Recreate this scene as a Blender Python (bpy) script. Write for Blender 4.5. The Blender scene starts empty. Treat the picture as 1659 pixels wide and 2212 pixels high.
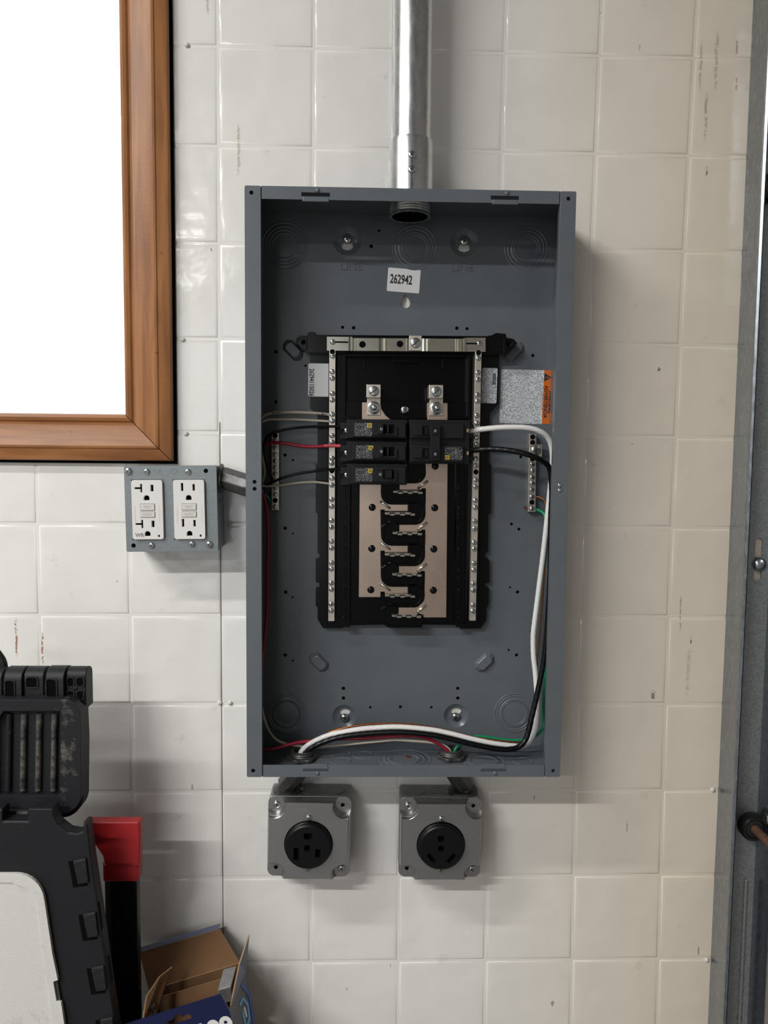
import bpy, math, random
from mathutils import Vector, Matrix
from mathutils.geometry import tessellate_polygon
random.seed(7)
scene = bpy.context.scene
C = scene.collection
R = math.radians

# ------------------------------------------------------------------ camera
TILE = 0.1143                       # wall tile module (m)
F = 1661.0                          # focal length in pixels of the 1659x2212 frame
CAMX, CAMZ, CAMD = (1.57959177 - 2.0) * TILE, 1.15, 8.40845761 * TILE
PITCH, YAW, ROLL = 0.0767327, 0.0246537, 0.0098129
_cp, _sp, _cy, _sy = math.cos(PITCH), math.sin(PITCH), math.cos(YAW), math.sin(YAW)
FWD = Vector((_sy * _cp, _cy * _cp, -_sp))
_r = Vector((_cy, -_sy, 0.0)); _u = _r.cross(FWD)
RIGHT = math.cos(ROLL) * _r + math.sin(ROLL) * _u
UP = -math.sin(ROLL) * _r + math.cos(ROLL) * _u
CAM = Vector((CAMX, -CAMD, CAMZ))
cam_data = bpy.data.cameras.new('camera')
cam_data.sensor_fit = 'HORIZONTAL'; cam_data.sensor_width = 36.0; cam_data.lens = 36.0 * F / 1659.0
cam_data.clip_start = 0.02
cam = bpy.data.objects.new('camera', cam_data); C.objects.link(cam)
cam.matrix_world = Matrix(((RIGHT.x, UP.x, -FWD.x, CAM.x), (RIGHT.y, UP.y, -FWD.y, CAM.y), (RIGHT.z, UP.z, -FWD.z, CAM.z), (0, 0, 0, 1)))
scene.camera = cam

# ------------------------------------------------------------------ world, lights, exposure
ROOM_L, ROOM_R, ROOM_B, ROOM_H = -2.7, 0.74, -5.3, 2.62
world = bpy.data.worlds.new('overcast'); scene.world = world; world.use_nodes = True
world.node_tree.nodes['Background'].inputs[0].default_value = (0.93, 0.97, 1.0, 1)
world.node_tree.nodes['Background'].inputs[1].default_value = 1.5
def area(name, loc, rot, sx, sy, power, col):
    l = bpy.data.lights.new(name, 'AREA'); l.shape = 'RECTANGLE'; l.size = sx; l.size_y = sy; l.energy = power; l.color = col
    o = bpy.data.objects.new(name, l); C.objects.link(o); o.location = loc; o.rotation_euler = rot
    return o
# added fill light behind the camera, set in an unseen doorway opening
area('added_doorway_fill', (-1.2, ROOM_B + 0.03, 1.15), (R(90), 0, R(0)), 1.4, 2.1, 1.6, (1.0, 0.985, 0.96))
# daylight of the narrow side window
area('side_window_daylight', (ROOM_L + 0.02, -1.25, 1.55), (R(90), 0, R(90)), 0.5, 1.25, 24, (0.95, 0.98, 1.0))
LAMPS = [(-1.60, -1.12, 26), (-1.62, -2.25, 66), (-1.85, -4.25, 40)]
for i, (lx, ly, pw) in enumerate(LAMPS):
    area('tube_light', (lx, ly, ROOM_H - 0.105), (0, 0, 0), 1.2, 0.07, pw, (1.0, 0.99, 0.972))
scene.view_settings.view_transform = 'Standard'; scene.view_settings.look = 'None'
scene.view_settings.gamma = 1.0; scene.view_settings.use_curve_mapping = False
scene.view_settings.exposure = 0.16
scene.cycles.max_bounces = 8; scene.cycles.diffuse_bounces = 4; scene.cycles.glossy_bounces = 4; scene.cycles.transparent_max_bounces = 8
scene.cycles.caustics_reflective = False; scene.cycles.caustics_refractive = False
scene.cycles.sample_clamp_indirect = 4.0

# ------------------------------------------------------------------ helpers
def at(x, y, d):
    """point seen at pixel (x, y) that lies d metres in front of the tiled wall"""
    ray = FWD + (x - 829.5) / F * RIGHT - (y - 1106.0) / F * UP
    return CAM + ray * ((CAMD - d) / ray.y)
def mp(d): return (CAMD - d) / F           # metres per pixel at that depth
def xz(x, y, d):
    p = at(x, y, d); return (p.x, p.z)
def loop(pts, d): return [xz(a, b, d) for a, b in pts]
def rect(x0, z0, x1, z1): return [(x0, z0), (x1, z0), (x1, z1), (x0, z1)]
def circ(cx, cz, r, n=20, a0=0.0): return [(cx + r * math.cos(a0 + 2 * math.pi * i / n), cz + r * math.sin(a0 + 2 * math.pi * i / n)) for i in range(n)]
def pcirc(px, py, pr, d, n=20):
    c = xz(px, py, d); return circ(c[0], c[1], pr * mp(d), n)
def rrect(x0, z0, x1, z1, r, n=5):
    out = []
    for cx, cz, a in ((x1 - r, z1 - r, 0), (x0 + r, z1 - r, 90), (x0 + r, z0 + r, 180), (x1 - r, z0 + r, 270)):
        for i in range(n + 1):
            t = R(a + 90.0 * i / n); out.append((cx + r * math.cos(t), cz + r * math.sin(t)))
    return out
def area2(l): return sum(l[i][0] * l[(i + 1) % len(l)][1] - l[(i + 1) % len(l)][0] * l[i][1] for i in range(len(l)))
WO = {}
class MB:
    """collects shapes; coordinates are (x, -depth, z), moved by the matrix m"""
    def __init__(s, m=None): s.v, s.f, s.mi, s.m, s.cur = [], [], [], m, 0
    def add(s, vs, fs):
        b = len(s.v)
        for p in vs:
            p = Vector(p); s.v.append(s.m @ p if s.m else p)
        for f in fs: s.f.append(tuple(b + i for i in f)); s.mi.append(s.cur)
        return s
    def mat(s, i): s.cur = i; return s
    def box(s, x0, x1, d0, d1, z0, z1):
        if x0 > x1: x0, x1 = x1, x0
        if z0 > z1: z0, z1 = z1, z0
        v = [(x, -d, z) for d in (d0, d1) for z in (z0, z1) for x in (x0, x1)]
        return s.add(v, [(0, 2, 3, 1), (4, 5, 7, 6), (0, 1, 5, 4), (2, 6, 7, 3), (0, 4, 6, 2), (1, 3, 7, 5)])
    def pbox(s, x0, y0, x1, y1, d0, d1):
        """box whose front face fills a pixel rectangle at depth d1"""
        a = at((x0 + x1) / 2, (y0 + y1) / 2, d1); m = mp(d1)
        return s.box(a.x - (x1 - x0) / 2 * m, a.x + (x1 - x0) / 2 * m, d0, d1, a.z - (y1 - y0) / 2 * m, a.z + (y1 - y0) / 2 * m)
    def plate(s, loops, d0, d1):
        """flat plate with holes: first loop is the outline, the others are holes"""
        ls = []
        for i, l in enumerate(loops):
            l = list(l)
            if (area2(l) > 0) != (i == 0): l.reverse()
            ls.append(l)
        flat = [p for l in ls for p in l]; n = len(flat)
        vs = [(x, -d1, z) for x, z in flat] + [(x, -d0, z) for x, z in flat]
        fs = []
        for t in tessellate_polygon([[Vector((x, z, 0)) for x, z in l] for l in ls]):
            a, b, c = (flat[i] for i in t)
            if (b[0] - a[0]) * (c[1] - a[1]) - (c[0] - a[0]) * (b[1] - a[1]) < 0: t = t[::-1]
            fs.append(tuple(t)); fs.append(tuple(n + i for i in t[::-1]))
        b = 0
        for l in ls:
            k = len(l)
            for i in range(k):
                j = (i + 1) % k; fs.append((b + i, n + b + i, n + b + j, b + j))
            b += k
        return s.add(vs, fs)
    def loft(s, rings, cap0=False, cap1=True):
        """rings: list of (loop of (x, z), depth), equal counts"""
        n = len(rings[0][0]); vs = []; fs = []
        for l, d in rings: vs += [(x, -d, z) for x, z in l]
        for k in range(len(rings) - 1):
            for i in range(n):
                j = (i + 1) % n; fs.append((k * n + i, k * n + j, (k + 1) * n + j, (k + 1) * n + i))
        if cap1: fs.append(tuple((len(rings) - 1) * n + i for i in range(n)))
        if cap0: fs.append(tuple(range(n))[::-1])
        return s.add(vs, fs)
    def lathe(s, c, prof, n=24, axis='y', cap0=False, cap1=True):
        """prof: (radius, height) along the axis; axis 'y' = toward the camera, 'z' = up, or a Vector"""
        w = Vector((0, -1, 0)) if axis == 'y' else Vector((0, 0, 1)) if axis == 'z' else Vector(axis).normalized()
        u = w.orthogonal().normalized() if axis not in ('y', 'z') else Vector((1, 0, 0)); q = w.cross(u)
        c = Vector(c); vs = []; fs = []
        for r, h in prof:
            for i in range(n):
                a = 2 * math.pi * i / n; vs.append(c + w * h + (u * math.cos(a) + q * math.sin(a)) * r)
        for k in range(len(prof) - 1):
            for i in range(n):
                j = (i + 1) % n; fs.append((k * n + i, k * n + j, (k + 1) * n + j, (k + 1) * n + i))
        if cap1: fs.append(tuple((len(prof) - 1) * n + i for i in range(n)))
        if cap0: fs.append(tuple(range(n))[::-1])
        return s.add(vs, fs)
    def tube(s, pts, r, n=10, caps=True, lobes=0, depth=0.08, twist=0.0, phase=0.0):
        up = Vector((0.13, -0.9, 0.31)); rings = []; L = 0.0; prev = None; u = None
        for i, p in enumerate(pts):
            t = (pts[min(i + 1, len(pts) - 1)] - pts[max(i - 1, 0)])
            if t.length < 1e-9: t = Vector((0, 0, 1))
            t.normalize()
            if u is None: u = up.cross(t).normalized()
            else:
                u = (u - t * u.dot(t)).normalized()
            w = t.cross(u)
            if prev is not None: L += (p - prev).length
            prev = p
            ring = []
            for k in range(n):
                a = 2 * math.pi * k / n + phase
                rr = r * (1 - depth * 0.5 * (1 - math.cos(lobes * (a + twist * L)))) if lobes else r
                ring.append(p + (u * math.cos(a) + w * math.sin(a)) * rr)
            rings.append(ring)
        vs = [q for g in rings for q in g]; fs = []
        for k in range(len(rings) - 1):
            for i in range(n):
                j = (i + 1) % n; fs.append((k * n + i, k * n + j, (k + 1) * n + j, (k + 1) * n + i))
        if caps: fs.append(tuple(range(n))[::-1]); fs.append(tuple((len(rings) - 1) * n + i for i in range(n)))
        return s.add(vs, fs)
    def hexa(s, p):
        """eight corners: four of the back, four of the front"""
        return s.add(p, [(3, 2, 1, 0), (4, 5, 6, 7), (0, 1, 5, 4), (1, 2, 6, 5), (2, 3, 7, 6), (3, 0, 4, 7)])
    def mesh(s, name, mats, smooth=False, origin=Vector((0, 0, 0))):
        me = bpy.data.meshes.new(name); me.from_pydata([tuple(p - origin) for p in s.v], [], s.f)
        for m in (mats if isinstance(mats, (list, tuple)) else [mats]): me.materials.append(m)
        for i, p in enumerate(me.polygons): p.material_index = s.mi[i]; p.use_smooth = bool(smooth)
        me.validate(); me.update()
        if smooth and smooth is not True: me.set_sharp_from_angle(angle=R(smooth))
        return me
    def obj(s, name, mats, parent=None, smooth=False, bevel=0.0, seg=2):
        xs = [p.x for p in s.v]; ys = [p.y for p in s.v]; zs = [p.z for p in s.v]
        o0 = Vector(((min(xs) + max(xs)) / 2, (min(ys) + max(ys)) / 2, min(zs)))
        o = bpy.data.objects.new(name, s.mesh(name, mats, smooth, o0)); C.objects.link(o)
        WO[o] = o0; o.location = o0
        if parent: o.parent = parent; o.location = o0 - WO[parent]
        if bevel:
            b = o.modifiers.new('edge', 'BEVEL'); b.width = bevel; b.segments = seg; b.limit_method = 'ANGLE'; b.angle_limit = R(40); b.harden_normals = False
        return o
def inst(name, me, loc, parent=None, rot=None):
    o = bpy.data.objects.new(name, me); C.objects.link(o); loc = Vector(loc); WO[o] = loc
    o.location = loc - WO[parent] if parent else loc
    if parent: o.parent = parent
    if rot is not None: o.rotation_euler = rot
    return o
def thing(name, label, cat, loc, group=None):
    o = bpy.data.objects.new(name, None); C.objects.link(o); o.empty_display_size = 0.02
    o.location = loc; WO[o] = Vector(loc)
    return tag(o, label, cat, group)
def tag(o, label, cat, group=None):
    o['label'] = label; o['category'] = cat
    if group: o['group'] = group
    return o
def struct(o, label=None):
    o['kind'] = 'structure'
    if label: o['label'] = label
    return o
def text(name, string, size, mt, loc, cw=0.0, parent=None, squeeze=1.0, thick=0.00008, bold=0.0, align='CENTER', tilt=None, width=None):
    cu = bpy.data.curves.new(name, 'FONT'); cu.body = string; cu.size = size; cu.extrude = thick; cu.offset = bold
    cu.align_x = align; cu.align_y = 'CENTER'; cu.resolution_u = 3
    t = bpy.data.objects.new('tmp', cu); C.objects.link(t)
    bpy.context.view_layer.update()
    me = bpy.data.meshes.new_from_object(t.evaluated_get(bpy.context.evaluated_depsgraph_get()))
    bpy.data.objects.remove(t); bpy.data.curves.remove(cu)
    if width:
        xs = [v.co.x for v in me.vertices]; squeeze = width / (max(xs) - min(xs))
    M = (tilt if tilt is not None else Matrix.Rotation(R(cw), 4, 'Y') @ Matrix.Rotation(R(90), 4, 'X')) @ Matrix.Diagonal((squeeze, 1, 1, 1))
    me.transform(M); me.materials.clear(); me.materials.append(mt); me.name = name
    return inst(name, me, loc, parent)
def spline(pts, k=8):
    p = [pts[0] * 2 - pts[1]] + list(pts) + [pts[-1] * 2 - pts[-2]]; out = []
    for i in range(1, len(p) - 2):
        a, b, c, d = p[i - 1:i + 3]
        for j in range(k):
            t = j / k
            out.append(0.5 * ((2 * b) + (c - a) * t + (2 * a - 5 * b + 4 * c - d) * t * t + (3 * b - a - 3 * c + d) * t ** 3))
    out.append(pts[-1]); return out

# ------------------------------------------------------------------ materials
def lin(c): return tuple(((x / 255) / 12.92 if x / 255 <= 0.04045 else ((x / 255 + 0.055) / 1.055) ** 2.4) for x in c) + (1,)
def mat(name, rgb, rough=0.5, metal=0.0, noise=0.0, nscale=60, bump=0.0, bscale=200, spec=0.5, rvar=0.0, stretch=None, coat=0.0, dist=0.001, rgb2=None):
    m = bpy.data.materials.new(name); m.use_nodes = True; nt = m.node_tree; b = nt.nodes['Principled BSDF']
    col = lin(rgb); b.inputs['Base Color'].default_value = col; b.inputs['Roughness'].default_value = rough
    b.inputs['Metallic'].default_value = metal; b.inputs['Specular IOR Level'].default_value = spec
    if coat: b.inputs['Coat Weight'].default_value = coat; b.inputs['Coat Roughness'].default_value = 0.08
    tc = nt.nodes.new('ShaderNodeTexCoord'); vec = tc.outputs['Object']
    if stretch:
        mp_ = nt.nodes.new('ShaderNodeMapping'); mp_.inputs['Scale'].default_value = stretch; nt.links.new(vec, mp_.inputs[0]); vec = mp_.outputs[0]
    if noise or rvar:
        n = nt.nodes.new('ShaderNodeTexNoise'); n.inputs['Scale'].default_value = nscale; n.inputs['Detail'].default_value = 5
        nt.links.new(vec, n.inputs['Vector'])
        if noise:
            r = nt.nodes.new('ShaderNodeValToRGB'); c2 = lin(rgb2) if rgb2 else None
            r.color_ramp.elements[0].position = 0.3; r.color_ramp.elements[1].position = 0.7
            r.color_ramp.elements[0].color = tuple(max(0, x * (1 - noise)) for x in col[:3]) + (1,) if not c2 else c2
            r.color_ramp.elements[1].color = tuple(min(1, x * (1 + noise)) for x in col[:3]) + (1,) if not c2 else col
            nt.links.new(n.outputs[0], r.inputs[0]); nt.links.new(r.outputs[0], b.inputs['Base Color'])
        if rvar:
            q = nt.nodes.new('ShaderNodeMapRange'); q.inputs[3].default_value = max(0.02, rough - rvar); q.inputs[4].default_value = min(1, rough + rvar)
            nt.links.new(n.outputs[0], q.inputs[0]); nt.links.new(q.outputs[0], b.inputs['Roughness'])
    if bump:
        n2 = nt.nodes.new('ShaderNodeTexNoise'); n2.inputs['Scale'].default_value = bscale; n2.inputs['Detail'].default_value = 3
        nt.links.new(vec, n2.inputs['Vector'])
        bp = nt.nodes.new('ShaderNodeBump'); bp.inputs['Strength'].default_value = bump; bp.inputs['Distance'].default_value = dist
        nt.links.new(n2.outputs[0], bp.inputs['Height']); nt.links.new(bp.outputs[0], b.inputs['Normal'])
    return m
def emit(name, rgb, s):
    m = bpy.data.materials.new(name); m.use_nodes = True; b = m.node_tree.nodes['Principled BSDF']
    b.inputs['Base Color'].default_value = (0.8, 0.8, 0.8, 1); b.inputs['Emission Color'].default_value = lin(rgb); b.inputs['Emission Strength'].default_value = s
    return m
def tile_material():
    m = bpy.data.materials.new('glazed_tileboard'); m.use_nodes = True; nt = m.node_tree; N = nt.nodes; L = nt.links; b = N['Principled BSDF']
    b.inputs['Roughness'].default_value = 0.13; b.inputs['Specular IOR Level'].default_value = 0.5
    geo = N.new('ShaderNodeNewGeometry'); pos = geo.outputs['Position']
    sep = N.new('ShaderNodeSeparateXYZ'); L.new(pos, sep.inputs[0])
    def math_(op, a, b_=None, clamp=False):
        n = N.new('ShaderNodeMath'); n.operation = op; n.use_clamp = clamp
        for i, q in enumerate((a, b_)):
            if q is None: continue
            if isinstance(q, (int, float)): n.inputs[i].default_value = q
            else: L.new(q, n.inputs[i])
        return n.outputs[0]
    def noise(scale, detail=3, v=pos, rough=0.5):
        n = N.new('ShaderNodeTexNoise'); n.inputs['Scale'].default_value = scale; n.inputs['Detail'].default_value = detail; n.inputs['Roughness'].default_value = rough; L.new(v, n.inputs['Vector']); return n.outputs[0]
    def mix(fac, a, c):
        n = N.new('ShaderNodeMix'); n.data_type = 'RGBA'
        if isinstance(fac, float): n.inputs[0].default_value = fac
        else: L.new(fac, n.inputs[0])
        if isinstance(a, tuple): n.inputs[6].default_value = a
        else: L.new(a, n.inputs[6])
        if isinstance(c, tuple): n.inputs[7].default_value = c
        else: L.new(c, n.inputs[7])
        return n.outputs[2]
    # tint of the light put into the colour: cool left, warmer toward the garage door
    warm_light = N.new('ShaderNodeMapRange'); warm_light.inputs[1].default_value = 0.0; warm_light.inputs[2].default_value = 0.42; L.new(sep.outputs[0], warm_light.inputs[0]); warm_light.interpolation_type = 'SMOOTHSTEP'
    base = mix(warm_light.outputs[0], lin((239, 238, 234)), lin((232, 221, 204)))
    cloud = N.new('ShaderNodeMapRange'); cloud.inputs[1].default_value = 0.5; cloud.inputs[2].default_value = 0.8; cloud.inputs[4].default_value = 0.16; L.new(noise(9, 4), cloud.inputs[0])
    base = mix(cloud.outputs[0], base, lin((190, 182, 170)))
    # scattered specks and scuffs
    mpn = N.new('ShaderNodeMapping'); mpn.inputs['Scale'].default_value = (1, 1, 0.45); L.new(pos, mpn.inputs[0])
    vo = N.new('ShaderNodeTexVoronoi'); vo.inputs['Scale'].default_value = 34; L.new(mpn.outputs[0], vo.inputs['Vector'])
    sepc = N.new('ShaderNodeSeparateColor'); L.new(vo.outputs['Color'], sepc.inputs[0])
    rad = math_('MULTIPLY', math_('SUBTRACT', sepc.outputs[0], 0.48, True), 0.13)
    spk = math_('LESS_THAN', math_('ADD', vo.outputs['Distance'], math_('MULTIPLY', math_('SUBTRACT', noise(420, 2), 0.5), 0.11)), rad)
    base = mix(math_('MULTIPLY', spk, 0.62), base, lin((112, 98, 84)))
    sm = N.new('ShaderNodeMapRange'); sm.inputs[1].default_value = 0.63; sm.inputs[2].default_value = 0.72; sm.inputs[4].default_value = 0.18; L.new(noise(26, 6, rough=0.7), sm.inputs[0])
    base = mix(sm.outputs[0], base, lin((120, 110, 98)))
    # rust and water streaks: (px x, px y top, px y bottom, half width px, strength, colour)
    wob = math_('MULTIPLY', math_('SUBTRACT', noise(55, 2), 0.5), 0.006)
    rag = noise(330, 3)
    for (sx, y0, y1, hw, st, c) in ((36, 1332, 1422, 2.6, 0.85, (146, 96, 58)), (92, 1362, 1438, 2.6, 0.85, (146, 92, 54)), (516, 262, 384, 3.6, 0.42, (150, 128, 96)), (449, -30, 36, 3.2, 0.4, (150, 128, 100)),
                                    (1546, 62, 200, 3.6, 0.42, (150, 116, 92)), (1524, 200, 308, 3.2, 0.5, (140, 110, 86)), (1514, 86, 200, 3.0, 0.4, (150, 116, 92)), (1591, 85, 120, 2.6, 0.6, (150, 110, 86)), (1590, 166, 198, 2.6, 0.65, (150, 106, 80)),
                                    (1526, 360, 384, 2.4, 0.75, (128, 100, 70)), (1381, 96, 112, 2.2, 0.5, (164, 130, 106)), (1486, 1395, 1510, 4.5, 0.35, (170, 150, 116)), (1470, 1284, 1365, 1.6, 0.6, (120, 104, 90)), (1492, 1372, 1392, 2.0, 0.8, (70, 60, 56)),
                                    (1410, 1490, 1512, 4.5, 0.75, (92, 82, 74)), (1423, 793, 803, 3.4, 0.95, (52, 36, 30)), (1354, 1770, 1798, 1.5, 0.6, (116, 102, 90)), (1508, 2042, 2064, 1.8, 0.7, (110, 98, 88))):
        p0, p1 = at(sx, y0, 0), at(sx, y1, 0)
        dx = math_('ABSOLUTE', math_('ADD', math_('SUBTRACT', sep.outputs[0], (p0.x + p1.x) / 2), wob if y1 - y0 > 40 else 0.0))
        mx = math_('SUBTRACT', 1.0, math_('DIVIDE', dx, hw * mp(0) * 1.3), True)
        dz = math_('ABSOLUTE', math_('SUBTRACT', sep.outputs[2], (p0.z + p1.z) / 2))
        mz = math_('MULTIPLY', math_('SUBTRACT', 1.0, math_('DIVIDE', dz, abs(p0.z - p1.z) / 2), True), 3.0, True)
        mk = math_('MULTIPLY', math_('MULTIPLY', mx, mz), math_('MULTIPLY', math_('GREATER_THAN', rag, 0.44), st * 1.3), True)
        base = mix(mk, base, lin(c))
    L.new(base, b.inputs['Base Color'])
    # wavy glazed surface
    w1 = noise(13, 2); w2 = noise(38, 2)
    h = math_('ADD', w1, math_('MULTIPLY', w2, 0.16))
    bp = N.new('ShaderNodeBump'); bp.inputs['Strength'].default_value = 0.62; bp.inputs['Distance'].default_value = 0.0042; L.new(h, bp.inputs['Height'])
    bp2 = N.new('ShaderNodeBump'); bp2.inputs['Strength'].default_value = 0.05; bp2.inputs['Distance'].default_value = 0.0006; L.new(noise(260, 2), bp2.inputs['Height']); L.new(bp.outputs[0], bp2.inputs['Normal'])
    L.new(bp2.outputs[0], b.inputs['Normal'])
    return m
def wood_material():
    m = mat('stained_pine', (158, 100, 52), rough=0.42, bump=0.12, bscale=300, spec=0.4, stretch=None)
    nt = m.node_tree; N = nt.nodes; L = nt.links; b = N['Principled BSDF']
    uv = N.new('ShaderNodeUVMap')
    mp_ = N.new('ShaderNodeMapping'); mp_.inputs['Scale'].default_value = (2.2, 26, 1); L.new(uv.outputs[0], mp_.inputs[0])
    n = N.new('ShaderNodeTexNoise'); n.inputs['Scale'].default_value = 3.2; n.inputs['Detail'].default_value = 6; n.inputs['Distortion'].default_value = 0.6; L.new(mp_.outputs[0], n.inputs['Vector'])
    r = N.new('ShaderNodeValToRGB'); e = r.color_ramp.elements
    e[0].position = 0.25; e[0].color = lin((126, 78, 42)); e[1].position = 0.75; e[1].color = lin((176, 122, 76))
    k = e.new(0.5); k.color = lin((154, 102, 58)); L.new(n.outputs[0], r.inputs[0])
    # knots, nicks
    v = N.new('ShaderNodeTexVoronoi'); v.inputs['Scale'].default_value = 30; L.new(uv.outputs[0], v.inputs['Vector'])
    lt = N.new('ShaderNodeMath'); lt.operation = 'LESS_THAN'; lt.inputs[1].default_value = 0.05; L.new(v.outputs['Distance'], lt.inputs[0])
    mx = N.new('ShaderNodeMix'); mx.data_type = 'RGBA'; mu = N.new('ShaderNodeMath'); mu.operation = 'MULTIPLY'; mu.inputs[1].default_value = 0.5; L.new(lt.outputs[0], mu.inputs[0])
    L.new(mu.outputs[0], mx.inputs[0]); L.new(r.outputs[0], mx.inputs[6]); mx.inputs[7].default_value = lin((84, 46, 26)); L.new(mx.outputs[2], b.inputs['Base Color'])
    return m
def worn_material(name, rgb, wear, scale, lo, hi, rough=0.55, stretch=None, edge=None):
    m = mat(name, rgb, rough=rough, bump=0.25, bscale=420, spec=0.35)
    nt = m.node_tree; N = nt.nodes; L = nt.links; b = N['Principled BSDF']
    tc = N.new('ShaderNodeTexCoord'); v = tc.outputs['Object']
    if stretch:
        q = N.new('ShaderNodeMapping'); q.inputs['Scale'].default_value = stretch; L.new(v, q.inputs[0]); v = q.outputs[0]
    n = N.new('ShaderNodeTexNoise'); n.inputs['Scale'].default_value = scale; n.inputs['Detail'].default_value = 9; n.inputs['Roughness'].default_value = 0.72; L.new(v, n.inputs['Vector'])
    r = N.new('ShaderNodeMapRange'); r.inputs[1].default_value = lo; r.inputs[2].default_value = hi; src = n.outputs[0]
    if edge:   # rubbed band around one local x position
        sp = N.new('ShaderNodeSeparateXYZ'); L.new(tc.outputs['Object'], sp.inputs[0])
        a1 = N.new('ShaderNodeMath'); a1.operation = 'SUBTRACT'; L.new(sp.outputs[0], a1.inputs[0]); a1.inputs[1].default_value = edge[0]
        a2 = N.new('ShaderNodeMath'); a2.operation = 'ABSOLUTE'; L.new(a1.outputs[0], a2.inputs[0])
        a3 = N.new('ShaderNodeMapRange'); L.new(a2.outputs[0], a3.inputs[0]); a3.inputs[1].default_value = 0.0; a3.inputs[2].default_value = edge[1]; a3.inputs[3].default_value = edge[2]; a3.inputs[4].default_value = 0.0
        a4 = N.new('ShaderNodeMath'); a4.operation = 'ADD'; L.new(src, a4.inputs[0]); L.new(a3.outputs[0], a4.inputs[1]); src = a4.outputs[0]
    L.new(src, r.inputs[0])
    mx = N.new('ShaderNodeMix'); mx.data_type = 'RGBA'; L.new(r.outputs[0], mx.inputs[0]); mx.inputs[6].default_value = lin(rgb); mx.inputs[7].default_value = lin(wear); L.new(mx.outputs[2], b.inputs['Base Color'])
    return m
def print_material(name, paper, ink, lines, across, thr=0.5, rough=0.4):
    """lines of print too small to read: lines run along local x (across=False) or z (across=True)"""
    m = mat(name, paper, rough=rough); nt = m.node_tree; N = nt.nodes; L = nt.links; b = N['Principled BSDF']
    tc = N.new('ShaderNodeTexCoord'); sp = N.new('ShaderNodeSeparateXYZ'); L.new(tc.outputs['Object'], sp.inputs[0])
    a = sp.outputs[0] if across else sp.outputs[2]
    w = N.new('ShaderNodeMath'); w.operation = 'MULTIPLY'; w.inputs[1].default_value = lines; L.new(a, w.inputs[0])
    fr = N.new('ShaderNodeMath'); fr.operation = 'FRACT'; L.new(w.outputs[0], fr.inputs[0])
    ln = N.new('ShaderNodeMath'); ln.operation = 'LESS_THAN'; ln.inputs[1].default_value = 0.56; L.new(fr.outputs[0], ln.inputs[0])
    fl = N.new('ShaderNodeMath'); fl.operation = 'FLOOR'; L.new(w.outputs[0], fl.inputs[0])
    cm = N.new('ShaderNodeCombineXYZ'); L.new(sp.outputs[2] if across else sp.outputs[0], cm.inputs[0]); 
    ml = N.new('ShaderNodeMath'); ml.operation = 'MULTIPLY'; ml.inputs[1].default_value = 0.37; L.new(fl.outputs[0], ml.inputs[0]); L.new(ml.outputs[0], cm.inputs[1])
    n = N.new('ShaderNodeTexNoise'); n.inputs['Scale'].default_value = lines * 1.6; n.inputs['Detail'].default_value = 2; L.new(cm.outputs[0], n.inputs['Vector'])
    g = N.new('ShaderNodeMath'); g.operation = 'GREATER_THAN'; g.inputs[1].default_value = thr; L.new(n.outputs[0], g.inputs[0])
    k = N.new('ShaderNodeMath'); k.operation = 'MULTIPLY'; L.new(ln.outputs[0], k.inputs[0]); L.new(g.outputs[0], k.inputs[1])
    mx = N.new('ShaderNodeMix'); mx.data_type = 'RGBA'; L.new(k.outputs[0], mx.inputs[0]); mx.inputs[6].default_value = lin(paper); mx.inputs[7].default_value = lin(ink); L.new(mx.outputs[2], b.inputs['Base Color'])
    return m

M = {}
M['tile'] = tile_material()
M['wood'] = wood_material()
M['paint'] = mat('grey_enamel', (97, 103, 108), rough=0.26, noise=0.05, nscale=25, bump=0.05, bscale=330, spec=0.45)
M['black'] = mat('black_plastic', (5, 5, 8), rough=0.16, spec=0.32, noise=0.2, nscale=40)
M['breaker'] = mat('breaker_plastic', (20, 21, 25), rough=0.4, spec=0.3, noise=0.15, nscale=90, bump=0.08, bscale=500)
M['rocker'] = mat('rocker_plastic', (10, 10, 12), rough=0.4, spec=0.3)
M['void'] = mat('painted_dark', (6, 6, 8), rough=0.9, spec=0.1)
M['zinc'] = mat('zinc_screw', (202, 206, 206), rough=0.22, metal=1.0, noise=0.12, nscale=300)
M['slot'] = mat('screw_slot', (70, 74, 74), rough=0.5, metal=0.8)
M['tin'] = mat('tinned_bar', (216, 208, 198), rough=0.34, metal=0.85, noise=0.08, nscale=120, rvar=0.08, bump=0.04, bscale=600)
M['bus'] = mat('tinned_bus', (216, 194, 178), rough=0.28, metal=0.92, noise=0.10, nscale=22, rvar=0.06, stretch=(1, 1, 0.25))
M['strap'] = mat('bright_strap', (214, 212, 200), rough=0.2, metal=0.95, noise=0.06, nscale=90)
M['galv'] = mat('galvanised_conduit', (208, 211, 212), rough=0.27, metal=0.93, noise=0.10, nscale=180, rvar=0.08, stretch=(1, 1, 0.2))
M['track'] = mat('galvanised_track', (150, 158, 166), rough=0.26, metal=0.97, noise=0.16, nscale=300, rvar=0.10, stretch=(1, 1, 0.3))
M['web'] = mat('dull_galvanised_web', (158, 160, 160), rough=0.5, metal=0.4, noise=0.22, nscale=420, rvar=0.08)
M['cover'] = mat('steel_cover', (172, 172, 171), rough=0.25, metal=0.88, noise=0.03, nscale=700, rvar=0.03)
M['boxsteel'] = mat('galvanised_box', (140, 144, 144), rough=0.38, metal=0.7, noise=0.12, nscale=140)
M['gangcover'] = mat('grey_gang_cover', (132, 138, 140), rough=0.42, metal=0.55, noise=0.07, nscale=260)
M['nipple'] = mat('die_cast_nipple', (98, 98, 98), rough=0.45, metal=0.7, noise=0.2, nscale=120, bump=0.2, bscale=400)
M['white'] = mat('white_nylon', (228, 227, 224), rough=0.36)
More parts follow.
